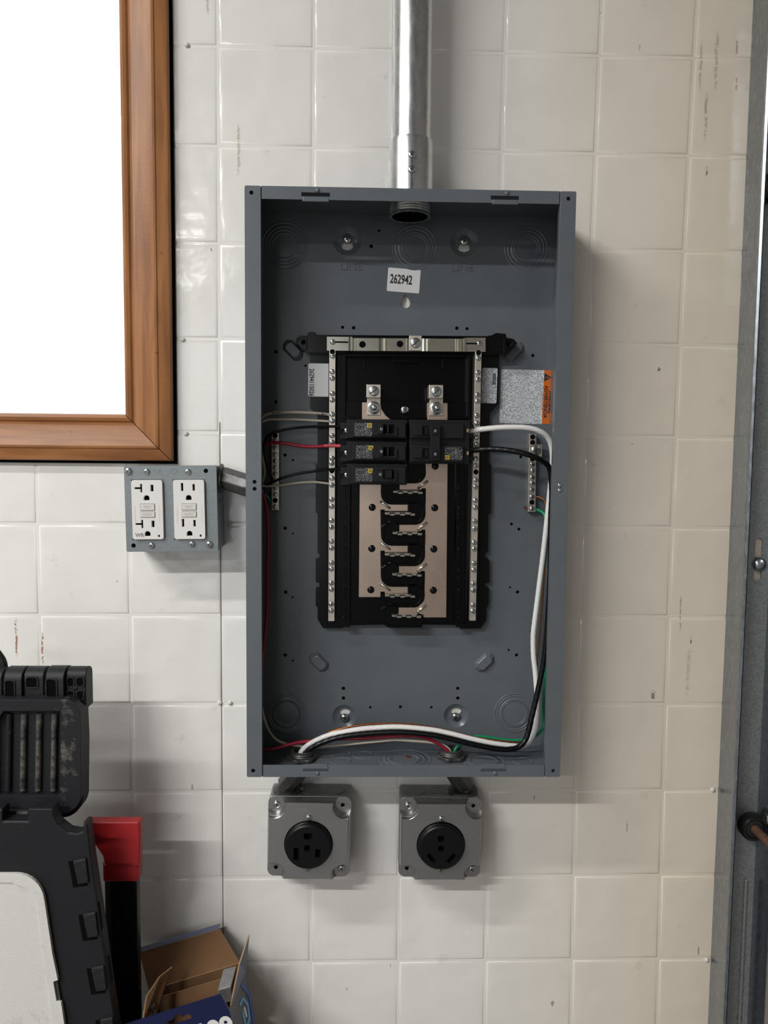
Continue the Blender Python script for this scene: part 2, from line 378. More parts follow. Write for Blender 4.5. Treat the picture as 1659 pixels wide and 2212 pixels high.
M['button'] = mat('ivory_button', (218, 216, 210), rough=0.36)
M['greyink'] = mat('grey_print', (130, 130, 132), rough=0.5)
M['faint'] = mat('faint_print', (190, 188, 184), rough=0.5)
M['ink'] = mat('black_print', (34, 35, 42), rough=0.5)
M['wink'] = mat('white_print', (196, 196, 196), rough=0.5)
M['sticker'] = mat('white_sticker', (232, 233, 236), rough=0.35, spec=0.4)
M['orange'] = mat('orange_sticker', (206, 104, 34), rough=0.32)
M['film'] = mat('clear_film_edge', (118, 96, 90), rough=0.15)
M['body_print'] = print_material('warning_body_print', (226, 229, 232), (104, 106, 112), 620, True, 0.46)
M['small_print'] = print_material('maker_label_print', (216, 220, 224), (96, 98, 106), 560, True, 0.47)
M['breaker_print'] = print_material('breaker_label_print', (14, 14, 17), (170, 170, 174), 900, True, 0.54)
M['yellow'] = mat('yellow_logo', (206, 178, 44), rough=0.45)
M['w_cream'] = mat('cream_insulation', (190, 182, 166), rough=0.42)
M['w_white'] = mat('white_insulation', (232, 231, 229), rough=0.36)
M['w_black'] = mat('black_insulation', (9, 9, 12), rough=0.36, spec=0.3)
M['w_red'] = mat('red_insulation', (150, 28, 52), rough=0.35)
M['w_pink'] = mat('skinned_red_insulation', (196, 74, 84), rough=0.5, noise=0.3, nscale=200)
M['w_green'] = mat('green_insulation', (24, 138, 96), rough=0.35)
M['copper'] = mat('bare_copper', (186, 110, 62), rough=0.3, metal=0.9)
M['brass'] = mat('brass_terminal', (196, 178, 130), rough=0.35, metal=0.9)
M['blackcase'] = worn_material('scuffed_black_plastic', (25, 26, 30), (96, 93, 88), 60, 0.66, 0.88)
M['blackscuff'] = worn_material('worn_black_plastic', (28, 29, 32), (120, 117, 110), 130, 0.57, 0.82)
M['lidframe'] = worn_material('rubbed_black_plastic', (27, 28, 32), (128, 125, 118), 75, 0.64, 0.94, edge=(0.066, 0.016, 0.18))
M['ribworn'] = worn_material('worn_rib_plastic', (40, 40, 42), (126, 122, 114), 110, 0.42, 0.75)
M['whitepanel'] = worn_material('stained_white_panel', (214, 213, 209), (150, 142, 126), 22, 0.58, 0.82, rough=0.45)
M['red'] = mat('red_plastic', (160, 30, 34), rough=0.42, noise=0.06, nscale=30)
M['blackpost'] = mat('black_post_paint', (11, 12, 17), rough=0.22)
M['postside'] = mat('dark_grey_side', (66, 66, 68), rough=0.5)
M['card'] = mat('brown_cardboard', (120, 90, 64), rough=0.85, noise=0.08, nscale=30, spec=0.15)
M['cardedge'] = mat('cardboard_edge', (176, 146, 112), rough=0.9, spec=0.1)
M['navy'] = mat('navy_print', (14, 22, 66), rough=0.4, noise=0.1, nscale=40)
M['slate'] = mat('slate_print', (66, 68, 78), rough=0.45)
M['bluegrey'] = mat('blue_grey_print', (104, 112, 134), rough=0.45)
M['blue'] = mat('blue_print', (44, 78, 158), rough=0.45)
M['sky'] = mat('sky_blue_print', (92, 168, 220), rough=0.45)
M['greymetal'] = mat('cast_grey_metal', (150, 150, 150), rough=0.5, metal=0.6, noise=0.15, nscale=200, bump=0.2, bscale=500)
M['rust'] = mat('rusty_stem', (118, 86, 70), rough=0.6, metal=0.5, noise=0.3, nscale=150)
M['seam'] = mat('grimy_joint', (112, 100, 90), rough=0.9, spec=0.1)
M['rubber'] = mat('black_roller', (20, 21, 23), rough=0.4)
M['concrete'] = mat('concrete_floor', (104, 102, 100), rough=0.7, noise=0.1, nscale=8)
M['plaster'] = mat('painted_wall', (128, 124, 120), rough=0.7)
M['ceil'] = mat('white_ceiling', (150, 148, 145), rough=0.8)
M['lampwhite'] = mat('white_enamel', (230, 230, 228), rough=0.4)
M['tube'] = emit('lit_tube', (255, 246, 230), 6.0)
g = bpy.data.materials.new('window_glass'); g.use_nodes = True; nt = g.node_tree
for n in list(nt.nodes):
    if n.type == 'BSDF_PRINCIPLED': nt.nodes.remove(n)
tr = nt.nodes.new('ShaderNodeBsdfTransparent'); gl = nt.nodes.new('ShaderNodeBsdfGlossy'); gl.inputs['Roughness'].default_value = 0.02; mx = nt.nodes.new('ShaderNodeMixShader'); mx.inputs[0].default_value = 0.05
nt.links.new(tr.outputs[0], mx.inputs[1]); nt.links.new(gl.outputs[0], mx.inputs[2]); nt.links.new(mx.outputs[0], [n for n in nt.nodes if n.type == 'OUTPUT_MATERIAL'][0].inputs[0])
M['glass'] = g

# shared little meshes ------------------------------------------------
def screw_mesh(name, r, kind='cross', h=None):
    h = h or r * 0.55; b = MB()
    b.lathe((0, 0, 0), [(r, -0.0004), (r, h * 0.35), (r * 0.93, h * 0.7), (r * 0.7, h * 0.95), (r * 0.3, h * 1.02)], 18)
    b.mat(1); w = r * 0.13; q = h * 1.06
    b.box(-r * 0.8 if kind == 'slot' else -r * 0.55, r * 0.8 if kind == 'slot' else r * 0.55, h * 0.5, q, -w, w)
    if kind == 'cross': b.box(-w, w, h * 0.5, q, -r * 0.55, r * 0.55)
    return b.mesh(name, [M['zinc'], M['slot']], 50)
def hex_mesh(name, r):
    b = MB(); b.lathe((0, 0, 0), [(r * 1.25, 0), (r * 1.25, 0.001), (r * 1.1, 0.0014)], 24)
    b.lathe((0, 0, 0), [(r, 0.001), (r, 0.0045), (r * 0.88, 0.0052)], 6)
    b.mat(1).lathe((0, 0, 0), [(r * 0.6, 0.005), (r * 0.55, 0.0056)], 18)
    b.mat(0).lathe((0, 0, 0), [(r * 0.42, 0.0052), (r * 0.42, 0.0075), (r * 0.3, 0.008)], 14)
    return b.mesh(name, [M['zinc'], M['slot']], 40)
S_TERM = screw_mesh('terminal_screw', 0.0032, 'slot')
S_TERM2 = screw_mesh('terminal_screw_cross', 0.0032, 'cross')
S_GND = screw_mesh('ground_screw', 0.0030, 'slot')
S_BOX = screw_mesh('cover_screw', 0.0044, 'cross')
S_SMALL = screw_mesh('device_screw', 0.0037, 'cross')
S_MOUNT = screw_mesh('mounting_screw', 0.0054, 'cross', 0.0035)
S_LUG = screw_mesh('lug_screw', 0.0062, 'slot', 0.0016)
S_HEX = hex_mesh('hex_bolt', 0.0062)

# ================================================================== the room
W_X0 = at(-420, 700, 0).x                                   # far side of the window opening
W_X1 = at(272, 700, 0.004).x; W_Z0 = at(100, 893, 0.012).z; W_Z1 = W_Z0 + 0.98
wall = MB().plate([rect(ROOM_L - 0.1, 0, ROOM_R + 0.1, ROOM_H), rect(W_X0 - 0.01, W_Z0 - 0.01, W_X1 + 0.01, W_Z1 + 0.01)], -0.11, 0.0).obj('wall_back', M['tile'])
struct(wall, 'cream glazed tileboard wall behind the electrical panel')
struct(MB().box(ROOM_L, ROOM_R, -0.1, -ROOM_B, -0.1, 0).obj('floor', M['concrete']), 'grey concrete floor')
struct(MB().box(ROOM_L, ROOM_R, -0.1, -ROOM_B, ROOM_H, ROOM_H + 0.1).obj('ceiling', M['ceil']), 'white painted ceiling')
wl = MB()
for d0_, d1_, z0_, z1_ in ((0, 1.0, 0, ROOM_H), (1.5, -ROOM_B, 0, ROOM_H), (1.0, 1.5, 0, 0.92), (1.0, 1.5, 2.18, ROOM_H)): wl.box(ROOM_L - 0.1, ROOM_L, d0_, d1_, z0_, z1_)
struct(wl.obj('wall_left', M['plaster']), 'plain painted side wall with a narrow window opening')
struct(MB().box(ROOM_R, ROOM_R + 0.1, 0, -ROOM_B, 0, ROOM_H).obj('wall_right', M['plaster']), 'plain painted wall beside the garage door')
struct(MB().plate([rect(ROOM_L, 0, ROOM_R, ROOM_H), rect(-1.9, 0.08, -0.5, 2.2)], -ROOM_B, -ROOM_B + 0.1).obj('wall_front', M['plaster']), 'painted wall with a doorway opening added for fill light')

CX = [0.0062, -0.0128, -0.0236, 0.0291, -0.141, 0.0252, -0.0071, 0.1419]
CZ = [0.0068, 0.005, -0.0494, -0.0103, 0.014, 0.1379, -0.1199, 0.0059]
def node(c, r):
    """grid corner of the tile pattern; the board bows slightly"""
    a, b = max(-3, min(6, c)) / 5.0, max(-1, min(11, r)) / 10.0
    k = (1, a, b, a * a, a * b, b * b, b ** 3, a * b * b)
    x = c + sum(p * q for p, q in zip(CX, k)); z = -r + sum(p * q for p, q in zip(CZ, k))
    return Vector(((x - 2.0) * TILE, 0, (z + 4.19856467) * TILE + CAMZ))
SEAM = 0
def tile(c, r):
    q = [node(c, r + 1), node(c + 1, r + 1), node(c + 1, r), node(c, r)]
    g = 0.00175; sl = g; srr = g
    if c == SEAM and r >= 4: sl = 0.0004
    if c + 1 == SEAM and r >= 4: srr = 0.0004
    rings = []
    for ins, h in ((0.0, 0.0), (0.0005, 0.00036), (0.0011, 0.00064), (0.0019, 0.00084), (0.0029, 0.00095), (0.006, 0.0010), (0.014, 0.00102)):
        a, b_, t, bo = sl + ins, srr + ins, g + ins, g + ins
        rings.append(([(q[0].x + a, q[0].z + bo), (q[1].x - b_, q[1].z + bo), (q[2].x - b_, q[2].z - t), (q[3].x + a, q[3].z - t)], h))
    return MB().loft(rings).obj('tile', M['tile'], wall, smooth=True)
for r in range(-2, 13):
    for c in range(-5, 6):
        if c <= -2 and r <= 3: continue
        if c < -3 and r < 4: continue
        tile(c, r)
# black joint line of the two boards, and the nails that hold them
a, b = at(481, 912, 0.001), at(481, 2120, 0.001)
sx = node(0, 8).x
MB().box(sx - 0.00035, sx + 0.00035, 0.0002, 0.0008, b.z, a.z).obj('board_joint', M['seam'], wall)
nail = MB().lathe((0, 0, 0), [(0.003, 0), (0.003, 0.0012), (0.0022, 0.0024), (0.001, 0.003)], 12).mesh('board_nail', M['button'], True)
for px, py in ((404, 98), (402, 937), (475, 1518), (497, 1518), (338, 1898), (497, 1133), (1539, 1706), (1526, 2073), (395, 734)):
    inst('board_nail', nail, at(px, py, 0.0003), wall)

# ------------------------------------------------------------------ window
win = bpy.data.objects.new('window_1', None); C.objects.link(win); win.location = (W_X1, 0, W_Z0); WO[win] = Vector((W_X1, 0, W_Z0))
struct(win, 'bright window with stained wood casing')
CW = at(371, 500, 0.004).x - W_X1                                # casing width
PROF = [(0.0, 0.0), (0.0, 0.011), (0.0012, 0.0142), (0.0045, 0.0158), (0.008, 0.0150), (0.0105, 0.0130), (0.0125, 0.0128), (0.0135, 0.0148), (0.036, 0.0178), (0.0385, 0.0188), (0.0410, 0.0185), (0.0425, 0.0172), (CW - 0.004, 0.0155), (CW - 0.0012, 0.0148), (CW, 0.012), (CW, 0.0)]
def casing(p0, p1, out, cut0, cut1):
    """moulding from p0 to p1 along the opening edge; out = direction away from the opening; ends mitred"""
    d = (p1 - p0).normalized(); vs = []; uvs = []; n = len(PROF)
    for p, sgn, cut in ((p0, -1, cut0), (p1, 1, cut1)):
        for w, h in PROF: vs.append(p + out * w + d * (sgn * w * cut) + Vector((0, -h, 0)))
    b = MB(); b.add(vs, [(i, (i + 1) % n, n + (i + 1) % n, n + i) for i in range(n)] + [tuple(range(n))[::-1], tuple(n + i for i in range(n))])
    o = b.obj('casing_board', M['wood'], win, smooth=25)
    uv = o.data.uv_layers.new(name='UVMap'); o0 = WO[o]
    for l in o.data.loops:
        v = o.data.vertices[l.vertex_index].co + o0 - p0; uv.data[l.index].uv = (v.dot(d), v.dot(out) - v.y)
    return o
E0 = 0.0006
ZR = Vector((W_X1, 0, 0))
casing(Vector((W_X1, 0, W_Z1)), Vector((W_X1 + 0.0, 0, W_Z0 + E0)), Vector((1, 0, 0)), 1, 1)
casing(Vector((W_X1 - E0, 0, W_Z0)), Vector((W_X0, 0, W_Z0)), Vector((0, 0, -1)), 1, 1)
casing(Vector((W_X0, 0, W_Z0)), Vector((W_X0, 0, W_Z1)), Vector((-1, 0, 0)), 1, 1)
casing(Vector((W_X0, 0, W_Z1)), Vector((W_X1, 0, W_Z1)), Vector((0, 0, 1)), 1, 1)
jm = MB().plate([rect(W_X0 - 0.009, W_Z0 - 0.009, W_X1 + 0.009, W_Z1 + 0.009), rect(W_X0 - 0.003, W_Z0 - 0.003, W_X1 + 0.003, W_Z1 + 0.003)], -0.11, 0.002)
jm.obj('jamb', M['lampwhite'], win)
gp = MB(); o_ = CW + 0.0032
gp.plate([rect(W_X0 - o_, W_Z0 - o_, W_X1 + o_, W_Z1 + o_), rect(W_X0 - CW, W_Z0 - CW, W_X1 + CW, W_Z1 + CW)], 0.0004, 0.0046); gp.obj('dark_gap_strip', M['void'], win)  # black strip put in for the dark gap around the casing
MB().plate([rect(W_X0 - 0.003, W_Z0 - 0.003, W_X1 + 0.003, W_Z1 + 0.003)], -0.066, -0.062).obj('pane', M['glass'], win)

# ================================================================== ceiling lamps
for i, (lx, ly, pw) in enumerate(LAMPS):
    t = thing('fluorescent_light', ('white twin tube ceiling lamp nearest the panel wall', 'white twin tube ceiling lamp in the middle of the room', 'white twin tube ceiling lamp farthest from the panel wall')[i], 'lamp', (lx, ly, ROOM_H), 'ceiling lamps')
    MB().box(lx - 0.62, lx + 0.62, -ly - 0.07, -ly + 0.07, ROOM_H - 0.06, ROOM_H).obj('housing', M['lampwhite'], t, bevel=0.006)
    for s in (-0.035, 0.035):
        MB().tube([Vector((lx - 0.6, ly + s, ROOM_H - 0.083)), Vector((lx + 0.6, ly + s, ROOM_H - 0.083))], 0.013, 12).obj('tube', M['tube'], t, smooth=True)

# ================================================================== electrical panel enclosure
DF = 0.0972                                                   # front of the enclosure
PX0, PX1 = (0.408 - 2.0) * TILE, (3.586 - 2.0) * TILE
PZ0, PZ1 = (-7.473 + 4.19856) * TILE + CAMZ, (-1.675 + 4.19856) * TILE + CAMZ
TH = 0.0016; DB = 0.0075                                      # sheet thickness, face of the back sheet
pan = thing('breaker_panel_enclosure', 'open grey steel breaker panel box with its cover off on the tiled wall', 'electrical panel', ((PX0 + PX1) / 2, 0, PZ0))
DISH = [(750, 520, 30, 'up'), (1003, 524, 30, 'up'), (744, 1548, 27, 'down'), (985, 1546, 27, 'down')]
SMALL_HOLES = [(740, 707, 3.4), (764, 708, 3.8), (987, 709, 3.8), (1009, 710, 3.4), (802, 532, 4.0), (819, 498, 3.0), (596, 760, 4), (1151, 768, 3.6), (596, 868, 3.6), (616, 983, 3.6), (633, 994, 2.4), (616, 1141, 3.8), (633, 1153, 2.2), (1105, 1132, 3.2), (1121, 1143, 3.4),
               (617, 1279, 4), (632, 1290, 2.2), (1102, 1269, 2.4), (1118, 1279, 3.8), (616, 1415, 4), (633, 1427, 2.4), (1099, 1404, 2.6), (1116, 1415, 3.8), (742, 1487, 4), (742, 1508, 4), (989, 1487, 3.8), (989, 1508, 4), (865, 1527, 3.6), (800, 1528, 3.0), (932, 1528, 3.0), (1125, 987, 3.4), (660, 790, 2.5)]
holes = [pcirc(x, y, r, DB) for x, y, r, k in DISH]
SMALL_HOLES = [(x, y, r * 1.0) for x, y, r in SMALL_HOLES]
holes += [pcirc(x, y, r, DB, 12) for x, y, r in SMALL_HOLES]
kc = xz(876, 655, DB); km = mp(DB)
holes.append([(kc[0] + u * km, kc[1] + v * km) for u, v in ((-10, 0), (-9, -6), (-4, -10), (4, -10), (9, -6), (10, 0), (8, 7), (5, 13), (3, 17), (-3, 17), (-5, 13), (-8, 7))])
back = MB().plate([rect(PX0 + TH, PZ0 + TH, PX1 - TH, PZ1 - TH)] + holes, DB - TH, DB).obj('back_sheet', M['paint'], pan)
for x, y, r in SMALL_HOLES: MB().plate([pcirc(x, y, r * 1.3, DB, 12)], DB - 0.0024, DB - 0.0014).obj('hole_shade_disc', M['void'], pan)  # black discs behind the small holes paint in the shade of the gap
# folded walls
MB().box(PX0, PX0 + TH, 0.002, DF - TH, PZ0, PZ1).obj('side_wall', M['paint'], pan, bevel=0.0006)
MB().box(PX1 - TH, PX1, 0.002, DF - TH, PZ0, PZ1).obj('side_wall', M['paint'], pan, bevel=0.0006)
CONX, COND = at(886.5, 380, 0.050).x, 0.050                     # conduit axis
top = MB().box(PX0 + TH, PX1 - TH, DB, DF - TH, PZ1 - TH, PZ1).obj('top_wall', M['paint'], pan)
bot = MB().box(PX0 + TH, PX1 - TH, DB, DF - TH, PZ0, PZ0 + TH).obj('bottom_wall', M['paint'], pan)
LL = at(563, 1000, DF).x; LR = at(1212, 700, DF).x
LIPW = LL - PX0; RIPW = 0.0176
def lip(x0, x1, hs, name='side_lip'):
    return MB().plate([rrect(x0, PZ0, x1, PZ1, 0.0018, 3)] + hs, DF - TH, DF).obj(name, M['paint'], pan, bevel=0.0005)
lip(PX0, PX0 + 0.0176, [pcirc(543, 416, 4.2, DF, 12), pcirc(550, 1041, 4.2, DF, 12), pcirc(550, 1056, 4.2, DF, 12), pcirc(547, 1665, 4.4, DF, 12)])
lip(PX1 - 0.0176, PX1, [pcirc(1228, 429, 4.2, DF, 12), pcirc(1195, 1665, 4.4, DF, 12)])
rv = MB().lathe((0, 0, 0), [(0.0024, 0), (0.0022, 0.0008), (0.0012, 0.0013)], 12).mesh('rivet', M['zinc'], True)
for py in (1048, 1059): inst('rivet', rv, at(1209, py, DF), pan)
# inner returns of the side lips
MB().box(PX0 + 0.0162, PX0 + 0.0176, DF - 0.009, DF - TH, PZ0 + 0.004, PZ1 - 0.004).obj('lip_return', M['paint'], pan)
MB().box(PX1 - 0.0176, PX1 - 0.0162, DF - 0.009, DF - TH, PZ0 + 0.004, PZ1 - 0.004).obj('lip_return', M['paint'], pan)
# top and bottom lips with cover slots and tabs
LTZ = at(886, 435, DF).z; LBZ = at(880, 1653, DF).z
x0, x1 = PX0 + 0.0186, PX1 - 0.0186
def slot(pxc, py, w, h): 
    c = xz(pxc, py, DF); m_ = mp(DF); return rect(c[0] - w / 2 * m_, c[1] - h / 2 * m_, c[0] + w / 2 * m_, c[1] + h / 2 * m_)
MB().plate([rect(x0, LTZ, x1, PZ1)] + [slot(682, 420, 60, 8), slot(1091, 427, 60, 8)], DF - TH, DF - 0.0002).obj('top_lip', M['paint'], pan, bevel=0.0004)
MB().plate([rect(x0, PZ0, x1, LBZ)] + [slot(682, 1664, 57, 6), slot(1066, 1664, 57, 6)], DF - TH, DF - 0.0002).obj('bottom_lip', M['paint'], pan, bevel=0.0004)
for px, py, s in ((682, 430, 1), (1091, 436, 1), (682, 1655, -1), (1066, 1655, -1)):
    c = at(px, py, DF); w = 28 * mp(DF)
    MB().hexa([Vector((c.x + a, -DF + dd, c.z + b)) for dd in (0.0014, -0.0006) for a, b in ((-w, -0.0028), (w, -0.0028), (w * 0.9, 0.0022), (-w * 0.9, 0.0022))]).obj('cover_tab', M['paint'], pan, bevel=0.0004)
    n_ = MB().lathe((c.x + 0.002, -DF, c.z + (0.0095 if s > 0 else -0.0085)), [(0.0026, 0), (0.0022, 0.0008), (0.001, 0.0012)], 12); n_.obj('pressed_dimple', M['paint'], pan, smooth=True)
# dished screw seats with keyholes
for x, y, r, k in DISH:
    c = xz(x, y, DB); m_ = mp(DB); rr = r * m_; dd = 0.0032
    b = MB(); n = 28
    rings = [(circ(c[0], c[1], rr * f, n), d_) for f, d_ in ((1.0, DB), (0.93, DB - 0.0008), (0.66, DB - dd), (0.60, DB - dd - 0.0002))]
    b.loft(rings, cap1=False)
    sg = -1 if k == 'up' else 1
    kh = [(c[0] + u * m_, c[1] + sg * v * m_) for u, v in ((-5, -7), (5, -7), (6, 2), (11, 5), (12.5, 11), (10, 18), (4, 22), (-4, 22), (-10, 18), (-12.5, 11), (-11, 5), (-6, 2))]
    b.plate([circ(c[0], c[1], rr * 0.97, n), kh], DB - dd - 0.0012, DB - dd - 0.0003)
    s = b.obj('screw_seat', M['paint'], pan, smooth=35)
    inst('mounting_screw', S_MOUNT, (c[0], -(DB - dd), c[1] - sg * 4 * m_), s, (0, random.random() * 3, 0))
# concentric knockouts pressed in the back
def knockout(name, center, radii, parent, axis='y', base=0.0, hgt=0.0006, n=36):
    b = MB(); prof = [(radii[0] + 0.0016, 0.0)]
    for r in radii:
        prof += [(r + 0.0010, 0.00005), (r + 0.0004, hgt), (r - 0.0003, hgt), (r - 0.0007, -0.0002 + 0.00025), (r - 0.0012, 0.0001)]
    b.lathe(center, prof, n, axis)
    return b.obj(name, M['paint'], parent, smooth=True)
for x, y, rs in ((615, 531, (48, 40, 33, 26)), (896, 535, (46, 39, 31, 26)), (1137, 537, (45, 38, 30, 25)), (620, 1541, (43, 38, 30, 27)), (1111, 1540, (43, 38, 30, 27))):
    knockout('knockout', at(x, y, DB), [q * mp(DB) for q in rs], pan)
# pressed lugs at 45 degrees
for x, y, ang in ((633, 757, -45), (1110, 760, 45), (689, 1430, -45), (1046, 1430, 45)):
    c = xz(x, y, DB); k = mp(DB)
    def lug(s, e, ex): 
        pts = [(-s, -e), (s, -e), (s + ex, -e * 0.4), (s + ex, e * 0.4), (s, e), (-s, e), (-s - ex, e * 0.4), (-s - ex, -e * 0.4)]
        t = R(ang); return [(c[0] + (u * math.cos(t) - v * math.sin(t)) * k, c[1] + (u * math.sin(t) + v * math.cos(t)) * k) for u, v in pts]
    MB().loft([(lug(17, 14, 8), DB), (lug(16, 13, 7), DB + 0.0016), (lug(13, 10, 4), DB + 0.0046), (lug(12, 9, 3), DB + 0.0050)]).obj('pressed_lug', M['paint'], pan)
# stamped words
for px, py in ((758, 576), (998, 578)): text('stamped_word', 'LINE', 0.0135, M['paint'], at(px, py, DB + 0.0002), 0, pan, 1.0, 0.0007)
# knockouts in the floor of the box
fz = PZ0 + TH
def floor_pt(px, py):
    ray = FWD + (px - 829.5) / F * RIGHT - (py - 1106.0) / F * UP; return CAM + ray * ((fz - CAM.z) / ray.z)
for px, py, rs in ((875, 1641, (0.031, 0.024, 0.0185, 0.0165)), (1046, 1645, (0.0245, 0.0175, 0.0155)), (737, 1630, (0.0115,)), (736, 1644, (0.0115,)), (784, 1631, (0.0115,)), (1130, 1645, (0.0115,)), (597, 1634, (0.012,))):
    p = floor_pt(px, py); knockout('floor_knockout', (p.x, p.y, fz), rs, pan, 'z', hgt=0.0008)
p = floor_pt(882, 1636); MB().box(p.x - 0.003, p.x + 0.003, -p.y - 0.002, -p.y + 0.002, fz, fz + 0.0012).obj('copper_snip', M['copper'], pan, bevel=0.0004)
# stickers
def sticker(name, px, py, w, h, d, mt, cw=0.0, r=0.0016, thick=0.0003, parent=pan):
    c = xz(px, py, d); m_ = mp(d); mm = Matrix.Translation((c[0], 0, c[1])) @ Matrix.Rotation(R(cw), 4, 'Y')
    return MB(mm).plate([rrect(-w / 2 * m_, -h / 2 * m_, w / 2 * m_, h / 2 * m_, r, 4)], d, d + thick).obj(name, mt, parent)
s = sticker('number_sticker', 872, 606, 69, 49, DB, M['sticker'], 3.6); s['label'] = 'white sticker printed 262942'
text('printed_number', '262942', 0.0150, M['ink'], at(866.5, 604.5, DB + 0.0004), 3.6, s, bold=0.0004, width=47 * mp(DB))
s = sticker('warning_sticker', 1129, 857, 97, 115, DB, M['body_print'], 0.6, 0.0022); s['label'] = 'white warning sticker with small print'
o = sticker('orange_band', 1183, 858, 20, 115, DB + 0.0003, M['orange'], 1.2, 0.0016, 0.0001, s); 
text('warning_word', 'WARNING', 0.0060, M['ink'], at(1187.6, 868, DB + 0.0006), 91, s, bold=0.00016, width=48 * mp(DB))
text('warning_word', 'ADVERTENCIA', 0.0060, M['ink'], at(1178.4, 868, DB + 0.0006), 91, s, bold=0.00016, width=70 * mp(DB))
c = xz(1183, 815, DB); k = mp(DB)
tri = MB().plate([[(c[0] - 7.5 * k, c[1] + 9 * k), (c[0] - 7.5 * k, c[1] - 9 * k), (c[0] + 8 * k, c[1])]], DB + 0.0005, DB + 0.0006); tri.obj('alert_triangle', M['ink'], s)
text('alert_mark', '!', 0.0062, M['orange'], at(1182, 815, DB + 0.0007), 90, s, 1.0, bold=0.0002)
b = MB().plate([loop([(1191, 808), (1196, 806), (1200, 860), (1199, 914), (1190, 914)], DB + 0.001)], DB + 0.0008, DB + 0.0010); b.obj('loose_film', M['film'], s)

# ================================================================== conduit from above
con = thing('steel_conduit', 'shiny galvanised steel conduit coming down into the panel top', 'conduit', (CONX, -COND, PZ1))
CR = 42.5 * mp(COND) * 0.985
ctop = at(893, 0, COND)
MB().tube([Vector((CONX, -COND, PZ1 + 0.004)), Vector((CONX + (ctop.x - CONX) * 0.0, -COND, ROOM_H))], CR, 40).obj('pipe', M['galv'], con, smooth=60)
zc = at(886, 325, COND - CR).z
cn = MB().lathe((CONX, -COND, PZ1), [(CR + 0.0008, 0.0), (CR + 0.0028, 0.001), (CR + 0.0028, zc - PZ1 - 0.004), (CR + 0.0022, zc - PZ1), (CR + 0.0002, zc - PZ1)], 40, 'z').obj('set_screw_connector', M['galv'], con, smooth=40)
for py in (336, 368): inst('set_screw', S_BOX, Vector((CONX, -COND - CR - 0.0024, at(889, py, COND + CR).z)), cn, (0, random.random(), 0))
MB().box(CONX - 0.0011, CONX + 0.0011, COND + CR, COND + CR + 0.0036, PZ1 + 0.001, at(889, 345, COND + CR).z).obj('clamp_groove', M['nipple'], cn)
nb = MB()
h0 = PZ1 - TH
prof = [(CR + 0.0006, 0.0)]
for i in range(4): prof += [(CR + 0.0006, -0.002 - 0.0028 * i), (CR - 0.0006, -0.0034 - 0.0028 * i)]
prof += [(CR + 0.0004, -0.0138), (CR + 0.0004, -0.0150), (CR - 0.002, -0.0150), (CR - 0.002, 0.01)]
nb.lathe((CONX, -COND, h0), prof, 40, 'z', cap1=False).obj('threaded_end', M['galv'], con, smooth=30)

MB().lathe((CONX, -COND, h0), [(CR - 0.0021, -0.0146), (CR - 0.0022, -0.004)], 40, 'z').obj('bore_shade_liner', M['void'], con)  # black liner paints in the shade inside the open pipe end

# ================================================================== bus assembly
DT = 0.016
bus = thing('panel_bus_assembly', 'black plastic bus assembly with silver bars in the middle of the panel', 'bus assembly', (at(872, 1050, DB).x, -DB, at(872, 1355, DB).z))
OUT = [(670, 762), (670, 882), (686, 896), (686, 1000), (682, 1004), (682, 1107), (686, 1110), (686, 1194), (690, 1197), (690, 1204), (682, 1207), (682, 1258), (690, 1260), (690, 1268), (682, 1270), (682, 1309), (686, 1312), (686, 1338), (698, 1357), (741, 1357), (742, 1351), (752, 1351), (830, 1349), (836, 1352), (890, 1352), (893, 1349), (985, 1350), (994, 1352), (994, 1358), (1038, 1358), (1050, 1340), (1051, 1312), (1055, 1309), (1056, 1270), (1048, 1268), (1048, 1261), (1057, 1258), (1057, 1209), (1047, 1205), (1049, 1194), (1054, 1192), (1055, 1112), (1060, 1108), (1061, 1004), (1056, 1000), (1058, 893), (1077, 872), (1078, 766)]
MB().plate([loop(OUT, DT)], DB, DT).obj('base_tray', M['black'], bus, bevel=0.0005)
CROSS = [(665, 721), (667, 717), (680, 717), (684, 723), (1052, 726), (1062, 724), (1072, 719), (1093, 721), (1094, 729), (1110, 732), (1118, 742), (1110, 750), (1097, 764), (1080, 766), (664, 762), (652, 756), (638, 740), (640, 730), (648, 725), (664, 725)]
MB().plate([loop(CROSS, DT + 0.012), pcirc(655, 739, 4.5, DT + 0.012, 12), pcirc(1098, 744, 4.5, DT + 0.012, 12)], DB, DT + 0.012).obj('cross_bar', M['black'], bus, bevel=0.0006)
for px, py, s in ((655, 741, 1), (1097, 746, -1)):
    E_ = [(px - 17 * s, py - 4), (px - 12 * s, py - 13), (px + 8 * s, py - 14), (px + 8 * s, py + 15), (px - 1 * s, py + 14)]
    I_ = [(px - 13 * s, py - 3), (px - 9 * s, py - 10), (px + 5 * s, py - 10), (px + 5 * s, py + 10), (px, py + 10)]
    MB().plate([loop(E_, DT + 0.015), loop(I_, DT + 0.015)], DT + 0.010, DT + 0.015).obj('ear_rim', M['black'], bus, bevel=0.0004)
